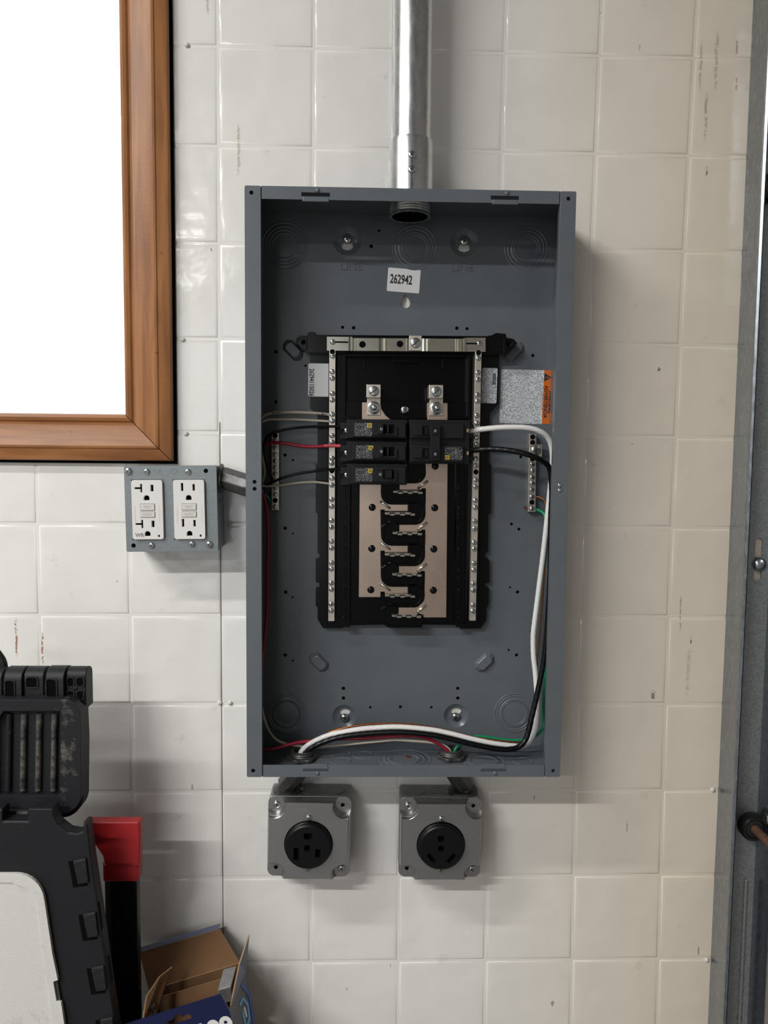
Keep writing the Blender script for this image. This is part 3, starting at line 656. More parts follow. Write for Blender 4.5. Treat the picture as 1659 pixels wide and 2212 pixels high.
# upper pocket with raised rim
MB().plate([loop([(742, 764), (1017, 766), (1015, 905), (741, 905)], 0.030), loop([(747, 769), (1012, 771), (1010, 900), (746, 900)], 0.030)], DT, 0.030).obj('pocket_rim', M['black'], bus, bevel=0.0005)
for px, py in ((787, 783), (958, 783)): MB().pbox(px - 2, py - 12, px + 2, py + 12, DT, DT + 0.004).obj('pocket_rib', M['black'], bus, bevel=0.0004)
MB().pbox(850, 770, 904, 783, DT, DT + 0.006).obj('latch', M['black'], bus, bevel=0.0005)
MB().pbox(746, 868, 1011, 905, DT, 0.022).obj('pocket_step', M['black'], bus, bevel=0.0006)
MB().pbox(757, 905, 984, 1349, DT, 0.0215).obj('centre_bed', M['black'], bus, bevel=0.0006)
# rails beside the bars, with plug-on bumps
for xa, xb in ((736, 757), (985, 1003)):
    b = MB().plate([loop([(xa, 1000), (xb, 1000), (xb - 1, 1355), (xa, 1355)], 0.028)], DT, 0.028); rl = b.obj('side_rail', M['black'], bus, bevel=0.0005)
    for i in range(7):
        y = 1062 + i * 44.5
        MB().pbox(xa + 5, y - 12, xa + 12, y - 3, 0.0275, 0.0312).obj('rail_clip', M['black'], rl, bevel=0.0005)
        MB().pbox(xa + 4, y + 3, xa + 11, y + 16, 0.0275, 0.0300).obj('rail_clip', M['black'], rl, bevel=0.0005)
# silver strap across the top: stepped along its length
SEG = [(706, 0.0335), (753, 0.0335), (757, 0.0350), (761, 0.0350), (764, 0.0305), (768, 0.0305), (770, 0.0318), (818, 0.0318), (824, 0.0345), (828, 0.0345), (832, 0.0300), (836, 0.0318), (878, 0.0318), (884, 0.0345), (910, 0.0345), (916, 0.0350), (920, 0.0350), (924, 0.0300), (929, 0.0318), (984, 0.0318), (989, 0.0350), (994, 0.0350), (997, 0.0305), (1000, 0.0350), (1006, 0.0350), (1008, 0.0335), (1049, 0.0335)]
vs = []; n = len(SEG)
for i, (x, d) in enumerate(SEG):
    sh = (x - 706) / 343.0 * 2.5
    nar = 0 if (x < 764 or x > 1000) else 2.5
    tp, bt = at(x, 727 + sh + nar, d), at(x, 757.5 + sh, d)
    vs += [tp, bt, tp + Vector((0, 0.0016, 0)), bt + Vector((0, 0.0016, 0))]
fs = []
for i in range(n - 1):
    a, b = 4 * i, 4 * i + 4
    fs += [(a, a + 1, b + 1, b), (a + 2, b + 2, b + 3, a + 3), (a, b, b + 2, a + 2), (a + 1, a + 3, b + 3, b + 1)]
fs += [(0, 2, 3, 1), (4 * n - 4, 4 * n - 3, 4 * n - 1, 4 * n - 2)]
st = MB().add(vs, fs).obj('neutral_strap', M['strap'], bus, bevel=0.0003)
for px, py in ((783, 744), (864, 743)): MB().lathe(at(px, py, 0.0319), [(7 * mp(0.03), 0.0), (6.4 * mp(0.03), 0.0004), (5.8 * mp(0.03), 0.0003)], 18).obj('strap_hole', M['void'], st)
for px, py, s in ((719, 739, 1), (1036, 742, -1)):
    inst('strap_screw', S_TERM2, at(px, py, 0.0336), st)
    MB().pbox(min(px + 5 * s, px + 33 * s), py - 1.6, max(px + 5 * s, px + 33 * s), py + 1.6, 0.0330, 0.03375).obj('strap_slit', M['void'], st)
MB().pbox(884, 725, 911, 757, 0.031, 0.0375).obj('bonding_block', M['tin'], st, bevel=0.0006)
inst('bonding_screw', S_LUG, at(898, 741, 0.0375), st, (0, R(-40), 0))
# neutral bars with their rows of screws
def terminal_bar(name, p0, p1, halfw, d0, d1, screws, holes_, parent, mesh):
    b = MB().plate([loop([(p0[0] - halfw, p0[1]), (p0[0] + halfw, p0[1]), (p1[0] + halfw, p1[1]), (p1[0] - halfw, p1[1])], d1)], d0, d1)
    o = b.obj(name, M['tin'], parent, bevel=0.0004)
    fx = lambda y: p0[0] + (p1[0] - p0[0]) * (y - p0[1]) / (p1[1] - p0[1])
    for y in screws: inst('terminal_screw', random.choice(mesh), at(fx(y) + random.uniform(-.4, .4), y, d1), o, (random.uniform(-.06, .06), random.uniform(0, 3.1), random.uniform(-.06, .06)))
    hm = MB().lathe((0, 0, 0), [(0.0031, 0), (0.0029, 0.0004), (0.0022, 0.0002)], 14).mesh('empty_terminal_hole', M['void'])
    for y in holes_: inst('terminal_hole', hm, at(fx(y), y, d1), o)
    return o
terminal_bar('neutral_bar', (718, 757), (715.7, 1342), 6.8, 0.024, 0.034, [769, 803, 817, 850, 864, 895, 909, 941, 955, 990, 1000.5, 1033, 1048, 1079, 1094, 1124.5, 1139, 1169.6, 1184, 1216, 1229, 1259.5, 1273, 1305, 1319], [760, 1017], bus, [S_TERM, S_TERM2])
terminal_bar('neutral_bar', (1033.8, 759), (1021, 1341), 6.8, 0.024, 0.034, [774, 805, 820, 853, 867, 898, 914, 945, 960, 991, 1006, 1037, 1051.6, 1081, 1096, 1126, 1142, 1172, 1186, 1217, 1231, 1261, 1275, 1307, 1320], [762, 1019.5], bus, [S_TERM, S_TERM2])
for xa, xb in ((706, 729), (1014, 1044)): MB().plate([loop([(xa + 4, 765), (xb - 4, 765), (xb - 9, 1350), (xa, 1350)], 0.024)], DT, 0.024).obj('bar_holder', M['black'], bus, bevel=0.0006)
# bus bars: plates with fingers that interleave
DBUS = 0.026
def arc(cx, cy, r, a0, a1, n=6): return [(cx + r * math.cos(R(a0 + (a1 - a0) * i / n)), cy + r * math.sin(R(a0 + (a1 - a0) * i / n))) for i in range(n + 1)]
Lp = [(777, 1040), (823, 1040)]
for k in range(3):
    y = 1090 + 88.7 * k
    Lp += arc(846, y - 23, 23, 180, 90) + [(881, y), (881, y + 14), (831, y + 14), (831, y + 11), (822, y + 11)]
Lp += [(822, 1290), (775, 1290)]
lb = MB().plate([loop(Lp, DBUS)], DBUS - 0.0025, DBUS).obj('bus_bar', M['bus'], bus, bevel=0.0003)
Rp = [(967, 1000), (919, 1000)]
for k in range(4):
    y = 1044 + 89.4 * k; dx = -1.0 * k
    Rp += arc(897 + dx, y - 23, 23, 0, 90) + [(863 + dx * 0.6, y), (863 + dx * 0.6, y + 14), (911 + dx, y + 14), (911 + dx, y + 11), (920 + dx, y + 11)]
Rp = Rp[:-3] + [(911 - 3, 1326), (917, 1334), (964, 1334)]
rb = MB().plate([loop(Rp, DBUS)], DBUS - 0.0025, DBUS).obj('bus_bar', M['bus'], bus, bevel=0.0003)
plug = MB().lathe((0, 0, 0), [(0.0044, 0), (0.0044, 0.0006), (0.0034, 0.0014), (0.0015, 0.0018)], 18).mesh('bus_rivet', M['black'], True)
for px, py, pr in ((804, 1096, lb), (803, 1185, lb), (801, 1274, lb), (940, 1007, rb), (939, 1097, rb), (937, 1186, rb), (936, 1275, rb)): inst('bus_rivet', plug, at(px, py, DBUS), pr)
def nub(p, q, parent): 
    a, b = at(p[0], p[1], DBUS + 0.0006), at(q[0], q[1], DBUS + 0.0006)
    MB().tube([a, a.lerp(b, .5) + Vector((0, -0.0006, 0)), b], 0.0016, 8).obj('pressed_rib', M['strap'], parent, smooth=True)
def stab(xa, xb, y, parent, flip):
    """upright jaw that grips a breaker: folded leaves in a row"""
    b = MB(); w = (xb - xa) / 6.0
    for i in range(6):
        o_ = 1.3 if i % 2 else -1.0
        b.pbox(xa + i * w + 0.6, y - 2.6 + o_, xa + (i + 1) * w - 0.3, y + 2.2 + o_, DBUS - 0.004, DBUS + (0.0068 if i % 2 else 0.0085))
    b.pbox(xa + 8, y - 4.5, xb - 8, y - 3, DBUS - 0.004, DBUS + 0.006)
    b.obj('breaker_stab', M['strap'], parent, bevel=0.0003)
for k in range(3):
    y = 1090 + 88.7 * k; nub((821, y - 7), (843, y + 8), lb); stab(831, 897, y + 20.5, lb, 0)
for k in range(4):
    y = 1044 + 89.4 * k; dx = -1.0 * k; nub((902 + dx, y + 11), (924 + dx, y - 5), rb); stab(849 + dx, 913 + dx, y + 19.5, rb, 1)
# black insulator tongues between the fingers, with raised rims
def tongue(pts, inner):
    o = MB().plate([loop(pts, DBUS + 0.0004)], 0.020, DBUS + 0.0004).obj('insulator', M['black'], bus, bevel=0.0008)
    MB().plate([loop(pts, DBUS + 0.0022), loop(inner, DBUS + 0.0022)], DBUS, DBUS + 0.0022).obj('insulator_rim', M['black'], o, bevel=0.0006)
for k in range(4):
    y = 1044 + 89.4 * k; dx = -1.0 * k
    e = y + 44; s_ = y - 8 if k else y + 4
    tongue([(823, s_ + 12)] + arc(845, e - 21, 21, 180, 90) + [(915 + dx, e), (918 + dx, y + 16), (908 + dx, y + 15.5), (861 + dx, y + 15.5), (861 + dx, s_)] + [(843, s_)] , [(828, s_ + 14)] + arc(847, e - 22, 17, 180, 90) + [(911 + dx, e - 4), (913 + dx, y + 19), (857 + dx, y + 18), (857 + dx, s_ + 4), (845, s_ + 4)])
for k in range(-1, 3):
    y = 1090 + 88.7 * k; e = y + 43; dx = -1.0 * k; s_ = y - 5
    tongue([(918 + dx, s_ + 16)] + arc(897 + dx, e - 21, 21, 0, 90) + [(826, e), (824, y + 16), (833, y + 15.5), (882, y + 15.5), (882, s_), (902 + dx, s_)][::1], [(913 + dx, s_ + 16)] + arc(895 + dx, e - 22, 17, 0, 90) + [(831, e - 4), (829, y + 19), (886, y + 18), (886, s_ + 4), (900 + dx, s_ + 4)])
# main lugs
for (x, y, cur, tw) in ((807, 845, 1, 35), (942, 846, 0, 40)):
    d = 0.040
    o = MB().pbox(x - 15.5, y - 14.5, x + 15.5, y + 14, 0.022, d + 0.006).obj('main_lug', M['tin'], bus, bevel=0.0008)
    inst('lug_screw', S_LUG, at(x + 1, y, d + 0.006), o, (0, R(-tw), 0))
    MB().pbox(x - 14, y + 13, x + 15, y + 52, 0.022, d - 0.006).obj('lug_tongue', M['tin'], o, bevel=0.0006)
    pl = [(x - 25, y + 24), (x + 15, y + 24), (x + 17, y + 38), (x + 26, y + 52), (x + 38, y + 62), (x - 25, y + 62)] if cur else [(x - 19, y + 24), (x + 25, y + 24), (x + 25, y + 62), (x - 19, y + 62)]
    MB().plate([loop(pl, d - 0.008)], 0.022, d - 0.008).obj('lug_plate', M['bus'], o, bevel=0.0006)
    inst('hex_bolt', S_HEX, at(x + 1, y + 36, d - 0.006), o, (0, 0.3, 0))
inst('centre_screw', S_MOUNT, at(874, 886, 0.022), bus, (0, R(-50), 0))
MB().lathe(at(874, 886, 0.0215), [(0.0085, 0.0), (0.0085, 0.0012), (0.0072, 0.0012), (0.0070, 0.0003)], 20, cap1=False).obj('screw_collar', M['black'], bus, smooth=30)
# labels on the tray
s = sticker('serial_sticker', 689, 821, 46, 70, DT, M['sticker'], 0.4, 0.0024, parent=bus); s['label'] = 'white sticker printed 26294115026'
text('printed_number', '26294115026', 0.0080, M['ink'], at(672.8, 826, DT + 0.0004), 90.4, s, bold=0.0002, width=58 * mp(DT))
s = sticker('maker_sticker', 1057, 833, 33, 75, DT, M['small_print'], 1.0, 0.0016, parent=bus); s['label'] = 'small white label of fine print with a dark heading'
sticker('dark_heading', 1067.5, 819, 6.5, 24, DT + 0.0003, M['ink'], 1.0, 0.0003, 0.0001, parent=s)
text('heading_word', 'SQUARE D', 0.0030, M['wink'], at(1067.5, 819, DT + 0.0005), 91, s, 0.9)

# ground bars
def ground_bar(name, label, p0, p1, hw, screws, hl, lug=False):
    t = thing(name, label, 'ground bar', at(p1[0], p1[1], DB), 'ground bars')
    o = terminal_bar('bar', p0, p1, hw, DB + 0.0005, DB + 0.0105, screws, hl, t, [S_GND, S_TERM2])
    if lug:
        l = MB().pbox(1143, 960, 1172, 987, DB + 0.0105, DB + 0.016).obj('ground_lug', M['tin'], t, bevel=0.0008)
        inst('lug_screw', S_LUG, at(1158, 973, DB + 0.016), l, (0, R(-20), 0))
    return t
ground_bar('ground_bar', 'silver ground terminal bar on the left of the panel back, crossed by wires', (594.5, 935), (594.5, 1102), 8, [952, 966, 982, 996, 1010, 1023, 1037, 1054, 1068, 1095], [941, 1081])
ground_bar('ground_bar', 'silver ground terminal bar with a square lug on the right of the panel back', (1151, 937), (1149, 1106), 8, [1003, 1016, 1031, 1043.5, 1057, 1073, 1098.5], [944, 956, 991, 1085], True)

# ================================================================== breakers
def single_breaker(y0, y1, amps, on, label, lx):
    d0, d1, d2, d3 = 0.0285, 0.060, 0.067, 0.0705
    t = thing('circuit_breaker', label, 'circuit breaker', at(808, y1, d0), 'single pole breakers in the left column')
    yc = (y0 + y1) / 2
    MB().pbox(749, y0, 879, y1, d0, d1).obj('body', M['breaker'], t, bevel=0.0006)
    f = MB().pbox(761, y0 + 6, 876, y1 - 2, d1 - 0.001, d2).obj('front', M['breaker'], t, bevel=0.0008)
    MB().pbox(804, y0 + 15, 858, y1 - 6, d2 - 0.001, d3).obj('toggle_housing', M['breaker'], t, bevel=0.0006)
    b = MB().pbox(735, y0 + 7, 751, y0 + 22, d0, 0.050); b.pbox(735, y0 + 33, 751, y1 + 1, d0, 0.047); b.pbox(740, y0 + 20, 751, y0 + 35, d0, 0.042)
    tm = b.obj('terminal', M['breaker'], t, bevel=0.0004)
    inst('terminal_screw', S_TERM2, at(749, y0 + 24, d1 - 0.004), t)
    lb = MB().pbox(lx, yc - 13, lx + 38, yc + 15, d2, d2 + 0.0002).obj('printed_label', M['breaker_print'], t)
    lg = MB().pbox(lx + 27, yc - 12, lx + 37, yc - 3, d2, d2 + 0.0004).obj('yellow_logo', M['yellow'], lb)
    q = xz(lx + 32, yc - 7.5, d2); k = mp(d2)
    MB().plate([rect(q[0] - 3 * k, q[1] - 2.6 * k, q[0] + 3 * k, q[1] + 2.6 * k), rect(q[0] - 2 * k, q[1] - 1.7 * k, q[0] + 2 * k, q[1] + 1.7 * k)], d2 + 0.0004, d2 + 0.0005).obj('logo_frame', M['ink'], lb)
    MB().pbox(lx + 31, yc - 8.5, lx + 33, yc - 6.5, d2 + 0.0004, d2 + 0.0005).obj('logo_dot', M['ink'], lb)
    hx = 827
    MB().plate([loop([(hx, yc - 10), (hx + 24, yc - 10), (hx + 24, yc + 10), (hx, yc + 10)], d3 + 0.0005)], d3 - 0.001, d3 + 0.0005).obj('toggle_window', M['void'], t)
    rk = MB()
    if on: rk.pbox(hx + 5, yc - 9, hx + 20, yc + 9, d3, d3 + 0.006)
    else: rk.pbox(hx + 9.5, yc - 9, hx + 13, yc + 9, d3, d3 + 0.0045); rk.pbox(hx - 9, yc - 10, hx + 1, yc + 10, d3, d3 + 0.0060)
    rk.obj('toggle', M['breaker'] if not on else M['rocker'], t, bevel=0.0005)
    text('amp_number', amps, 0.0040, M['wink'], at(823.5 if not on else 821, yc, d3 + (0.0062 if not on else 0.0003)), 90, t, 0.8)
    return t
single_breaker(906, 947, '20', False, 'top single pole black breaker in the left column, marked 20', 766)
single_breaker(954, 996, '30', False, 'middle single pole black breaker in the left column, fed by the red wire', 769)
single_breaker(1002, 1047, '20', True, 'bottom single pole black breaker in the left column above the bare bus bar', 768)
d0, d1, d2, d3 = 0.0285, 0.060, 0.067, 0.0705
t = thing('double_pole_breaker', 'wide double pole black breaker with tied toggles in the right column', 'circuit breaker', at(948, 1002, d0))
MB().pbox(884, 907, 1014, 1002, d0, d1).obj('body', M['breaker'], t, bevel=0.0006)
for ya, yb in ((914, 947), (961, 998)): MB().pbox(886, ya, 1002, yb, d1 - 0.001, d2).obj('front', M['breaker'], t, bevel=0.0008)
for yc, y0 in ((930, 914), (979, 961)):
    MB().pbox(894, yc - 11, 955, yc + 11, d2 - 0.001, d3).obj('toggle_housing', M['breaker'], t, bevel=0.0006)
    MB().pbox(912, yc - 10, 925, yc + 9, d3 - 0.001, d3 + 0.0003).obj('toggle_window', M['void'], t)
    MB().pbox(918, yc - 8, 924, yc + 8, d3, d3 + 0.0012).obj('toggle', M['rocker'], t, bevel=0.0003)
    MB().pbox(1000, yc - 13, 1024, yc - 6, d0, 0.050).obj('terminal', M['breaker'], t, bevel=0.0004)
    MB().pbox(1000, yc + 7, 1024, yc + 16, d0, 0.048).obj('terminal', M['breaker'], t, bevel=0.0004)
    b = MB().pbox(1008, yc - 4, 1013, yc + 4, d1 - 0.001, d1 + 0.0012); b.obj('brass_clamp', M['brass'], t, bevel=0.0004)
tie = MB().pbox(930, 919, 951, 994, d3, d3 + 0.006).obj('handle_tie', M['breaker'], t, bevel=0.0006)
for yc in (931, 981):
    c = MB().pbox(934.5, yc - 8, 946, yc + 8, d3 + 0.006, d3 + 0.0072).obj('number_pad', M['rocker'], tie, bevel=0.0003)
    text('amp_number', '50', 0.0040, M['wink'], at(940.5, yc, d3 + 0.0074), -90, tie, 0.8)
lb = MB().pbox(961, 966, 999, 993, d2, d2 + 0.0002).obj('printed_label', M['breaker_print'], t)
MB().pbox(961.5, 983.5, 971, 993, d2, d2 + 0.0004).obj('yellow_logo', M['yellow'], lb)
q = xz(966.3, 988.3, d2); k = mp(d2)
MB().plate([rect(q[0] - 3 * k, q[1] - 2.6 * k, q[0] + 3 * k, q[1] + 2.6 * k), rect(q[0] - 2 * k, q[1] - 1.7 * k, q[0] + 2 * k, q[1] + 1.7 * k)], d2 + 0.0004, d2 + 0.0005).obj('logo_frame', M['ink'], lb)
MB().pbox(965.3, 987.3, 967.3, 989.3, d2 + 0.0004, d2 + 0.0005).obj('logo_dot', M['ink'], lb)

# ================================================================== wires
def wire(name, label, pts, rpx, mt, lobes=0, twist=0.0, depth=0.10, k=8, n=10, group=None):
    P_ = [at(*p) for p in pts]; r = rpx * mp(0.05)
    Q_ = spline(P_, k); lo_, hi_ = PX0 + TH + r + 0.0002, PX1 - TH - r - 0.0002
    for p in Q_: p.x = min(max(p.x, lo_), hi_); p.y = min(p.y, -DB - r)      # wires stay inside the enclosure
    b = MB().tube(Q_, r, n if not lobes else lobes * 4, lobes=lobes, twist=twist, depth=depth)
    return tag(b.obj(name, mt, None, smooth=True), label, 'wire', group)
pw_ = wire('white_wire', 'cream wire with black printing arching to the left neutral bar, uppermost of three', [(560, 913, .030), (563.5, 905, .032), (572.6, 896.6, .034), (590, 892, .036), (627, 890.5, .036), (670, 892, .033), (700, 894.5, .030), (712, 896, .029)], 3.3, M['w_cream'])
pb = MB(); x_ = 588.0
while x_ < 704:
    f_ = (x_ - 588) / 116.0; y_ = 892.3 - 3.4 * math.sin(math.pi * min(1, f_ * 1.35) * 0.74) * (1 - f_) + 2.6 * f_ * f_; w_ = random.choice((1.0, 1.6, 2.2))
    e0, e1 = at(x_, y_ + 1.5, 0.0395 - 0.0075 * f_), at(x_ + w_, y_ - 1.5, 0.0395 - 0.0075 * f_)
    pb.box(e0.x, e1.x, -e0.y - 0.0022, -e0.y, e0.z, e1.z); x_ += w_ + random.choice((0.9, 1.2, 3.0))
pb.obj('printed_marks', M['ink'], pw_)
wire('white_wire', 'plain cream wire just below the printed one at the left neutral bar', [(560, 922, .030), (563.5, 914, .032), (572, 909, .034), (585, 906, .034), (627, 906, .033), (670, 908, .031), (712, 910.5, .029)], 2.8, M['w_cream'])
wire('black_wire', 'thin black wire looping from the top left breaker down behind the left lip', [(744, 921.5, .040), (700, 921, .041), (664, 922, .043), (628, 926, .045), (594, 934, .045), (576, 946, .042), (570, 962, .038), (573, 990, .034), (583, 1020, .031), (588, 1038, .029), (584, 1046, .028), (572, 1052, .026), (561, 1060, .024)], 2.9, M['w_black'])
wire('red_wire', 'red wire from the middle left breaker running down the left side of the panel', [(712, 963, .042), (680, 965, .042), (650, 963.5, .042), (620, 958.5, .042), (592, 956, .040), (577, 959, .036), (566, 968, .030), (560, 990, .022), (560, 1030, .018), (566, 1062, .020), (575, 1090, .022), (579, 1140, .022), (578.5, 1230, .022), (577, 1320, .022), (571.5, 1380, .022), (566.5, 1431, .022), (563, 1500, .023), (559, 1560, .028), (556, 1600, .040), (562, 1616, .048), (578, 1619, .050), (597, 1616, .050), (625, 1608, .048), (657, 1602, .046), (715, 1597, .046), (795, 1594, .048), (863, 1590, .050), (905, 1591, .050), (935, 1600, .050), (957, 1614, .050), (968, 1624, .050), (971, 1636, .050)], 3.9, M['w_red'])
wire('skinned_wire_end', 'skinned pinkish end of the red wire entering the middle left breaker', [(700, 963.5, .0425), (718, 963, .0425), (737, 963.5, .043)], 3.9, M['w_pink'])
wire('black_wire', 'thin black wire rising from the left lip to the bottom left breaker', [(740, 1011.5, .040), (700, 1015.5, .042), (672, 1019, .043), (640, 1024, .043), (612, 1032, .042), (590, 1041, .039), (574, 1048, .036), (559, 1054, .032)], 2.9, M['w_black'])
wire('white_wire', 'cream wire crossing the left ground bar to the neutral bar, lowest of three', [(561, 962, .018), (563.5, 973, .018), (570, 1004, .018), (571.5, 1025, .020), (566, 1042, .026), (562, 1047, .034), (570, 1049.5, .036), (600, 1049, .036), (640, 1043.5, .034), (680, 1041.5, .031), (712, 1045, .029)], 2.7, M['w_cream'])
wire('white_wire', 'cream wire sweeping along the bottom of the panel to the right nipple', [(560, 1500, .018), (564, 1520, .020), (569, 1546, .024), (577, 1571, .028), (589, 1590, .034), (602.5, 1601, .038), (623, 1608, .040), (657, 1612, .041), (685, 1612.5, .041), (726, 1610, .041), (795, 1603.5, .042), (842, 1599, .044), (862, 1598.5, .044), (898, 1601, .045), (930, 1603.5, .046), (954, 1609, .046), (970, 1618, .047), (976, 1634, .048)], 3.1, M['w_cream'])
wire('green_wire', 'short green ground wire at the foot of the left ground bar', [(561, 1062, .018), (566, 1066, .017), (576, 1071, .016), (582, 1078, .0145), (583.5, 1086, .013), (588, 1092, .0125)], 3.0, M['w_green'])
wire('white_cable', 'thick white stranded wire from the right breaker looping down to the bottom left', [(1014, 931, .044), (1025, 930, .046), (1043, 927, .050), (1089, 923.3, .054), (1135, 924, .055), (1164, 931, .054), (1183, 945, .050), (1192, 968, .046), (1193.5, 1007, .042), (1190, 1040, .040), (1183, 1110, .036), (1173, 1200, .032), (1163, 1280, .030), (1155.5, 1340, .030), (1152, 1374, .030), (1152.5, 1415, .031), (1156.5, 1454, .032), (1160, 1500, .034), (1160.5, 1535, .037), (1156, 1573, .041), (1145, 1600, .045), (1130, 1611.5, .048), (1110, 1611.5, .050), (1066, 1606, .053), (1020, 1596.5, .054), (974, 1585, .054), (928, 1576, .054), (863, 1570.5, .053), (815, 1572, .052), (772, 1576, .052), (715, 1587, .051), (680, 1601, .050), (660, 1614, .050), (650, 1626, .050), (648, 1636, .050)], 6.2, M['w_white'], 7, 95.0, 0.12, 14)
wire('black_cable', 'thick black stranded wire from the right breaker looping down to the bottom left', [(1012, 975, .044), (1025, 972.5, .046), (1057, 970, .052), (1098, 972.5, .060), (1130, 979, .064), (1158, 988.6, .064), (1180, 1002, .060), (1189, 1020, .056), (1192, 1066, .052), (1190, 1120, .050), (1189, 1200, .046), (1187, 1270, .044), (1183, 1340, .044), (1179.5, 1386, .045), (1174, 1431, .046), (1165, 1477, .048), (1156, 1518, .050), (1147, 1555, .053), (1137, 1594, .056), (1121, 1613, .058), (1098, 1619, .060), (1066, 1616.5, .061), (1020, 1607.5, .062), (974, 1596, .061), (928, 1587, .060), (863, 1581.5, .058), (795, 1584.5, .056), (738, 1591.5, .055), (699, 1603, .054), (672, 1616, .053), (661, 1627, .053), (658, 1637, .053)], 6.2, M['w_black'], 7, 95.0, 0.12, 14)
wire('copper_wire', 'bare copper wire from the right ground bar following the white cable', [(1150, 1073, .014), (1158, 1073, .015), (1169, 1075.6, .017), (1177, 1084, .019), (1182, 1110, .021), (1181, 1160, .022), (1177, 1220, .023), (1172, 1290, .023), (1168, 1340, .023), (1164, 1386, .023), (1160, 1431, .024), (1160, 1480, .026), (1160, 1535, .030), (1152, 1585, .036), (1125, 1602, .042), (1080, 1600, .046), (1030, 1593, .048), (988, 1583, .049), (951, 1574.5, .049), (906, 1566.5, .049), (860, 1563, .048), (818, 1563, .047), (760, 1569, .047), (715, 1581, .047), (685, 1595.5, .047), (662, 1610, .048), (648, 1623, .049), (645, 1635, .049)], 2.0, M['copper'])
wire('green_wire', 'long green ground wire curling from the right ground bar to the bottom nipple', [(1152, 1099, .014), (1160, 1101, .015), (1171.5, 1106.5, .017), (1178, 1116, .020), (1186, 1140, .026), (1190, 1230, .031), (1188.5, 1320, .031), (1186.5, 1390, .028), (1185.5, 1431, .026), (1185, 1500, .024), (1182, 1541, .022), (1174, 1569, .026), (1162, 1585, .030), (1146, 1595, .034), (1123, 1599, .037), (1089, 1598, .038), (1055, 1592.5, .039), (1027, 1591, .040), (1008, 1597, .042), (995, 1607, .044), (985, 1616, .046), (981, 1626, .047), (980, 1637, .047)], 3.5, M['w_green'])
wire('wire_stub', 'short dark copper stub poking out left of the right ground bar', [(1132, 1094, .014), (1137, 1098, .013), (1144, 1098, .0125)], 3.0, M['rust'])

# ================================================================== fittings between the panel and the boxes
def nipple(label, px, py, boxx, boxz, boxd, group='offset nipples under the panel'):
    """threaded nipple: collar and lock nut on the panel floor, slanted body below, end in the box top"""
    p = floor_pt(px, py); x, y = p.x, p.y
    t = thing('offset_nipple', label, 'pipe fitting', (x, y, PZ0 - 0.01), group)
    r = 0.0134; prof = [(r, -0.004), (r, 0.0)]
    for i in range(4): prof += [(r + 0.0007, 0.001 + 0.0024 * i), (r - 0.0003, 0.0022 + 0.0024 * i)]
    prof += [(r, 0.0115), (r - 0.003, 0.0115), (r - 0.003, 0.002)]
    MB().lathe((x, y, fz), prof, 28, 'z', cap1=False).obj('threaded_collar', M['nipple'], t, smooth=30)
    b = MB(); n = 12; vs = []
    for z in (0.0012, 0.0052):
        for i in range(n * 2):
            a = math.pi * i / n; rr = 0.0185 if i % 4 < 2 else 0.0162
            vs.append((x + rr * math.cos(a), y + rr * math.sin(a), fz + z))
    m_ = n * 2
    b.add(vs, [(i, (i + 1) % m_, m_ + (i + 1) % m_, m_ + i) for i in range(m_)] + [tuple(m_ + i for i in range(m_)), tuple(range(m_))[::-1]])
    b.obj('lock_nut', M['nipple'], t, bevel=0.0005)
    A = Vector((x, y, PZ0 + 0.004)); Bq = Vector((x, y, PZ0 - 0.008)); Cq = Vector((boxx, -boxd, boxz + 0.008)); Dq = Vector((boxx, -boxd, boxz - 0.006))
    MB().tube([A, Bq, Cq, Dq], 0.0128, 8, phase=math.pi / 8).obj('body', M['nipple'], t, smooth=25, bevel=0.001)
    MB().lathe((boxx, -boxd, boxz), [(0.0185, 0.0), (0.0185, 0.0015), (0.016, 0.0022)], 24, 'z').obj('flange', M['nipple'], t, smooth=30)
    return t

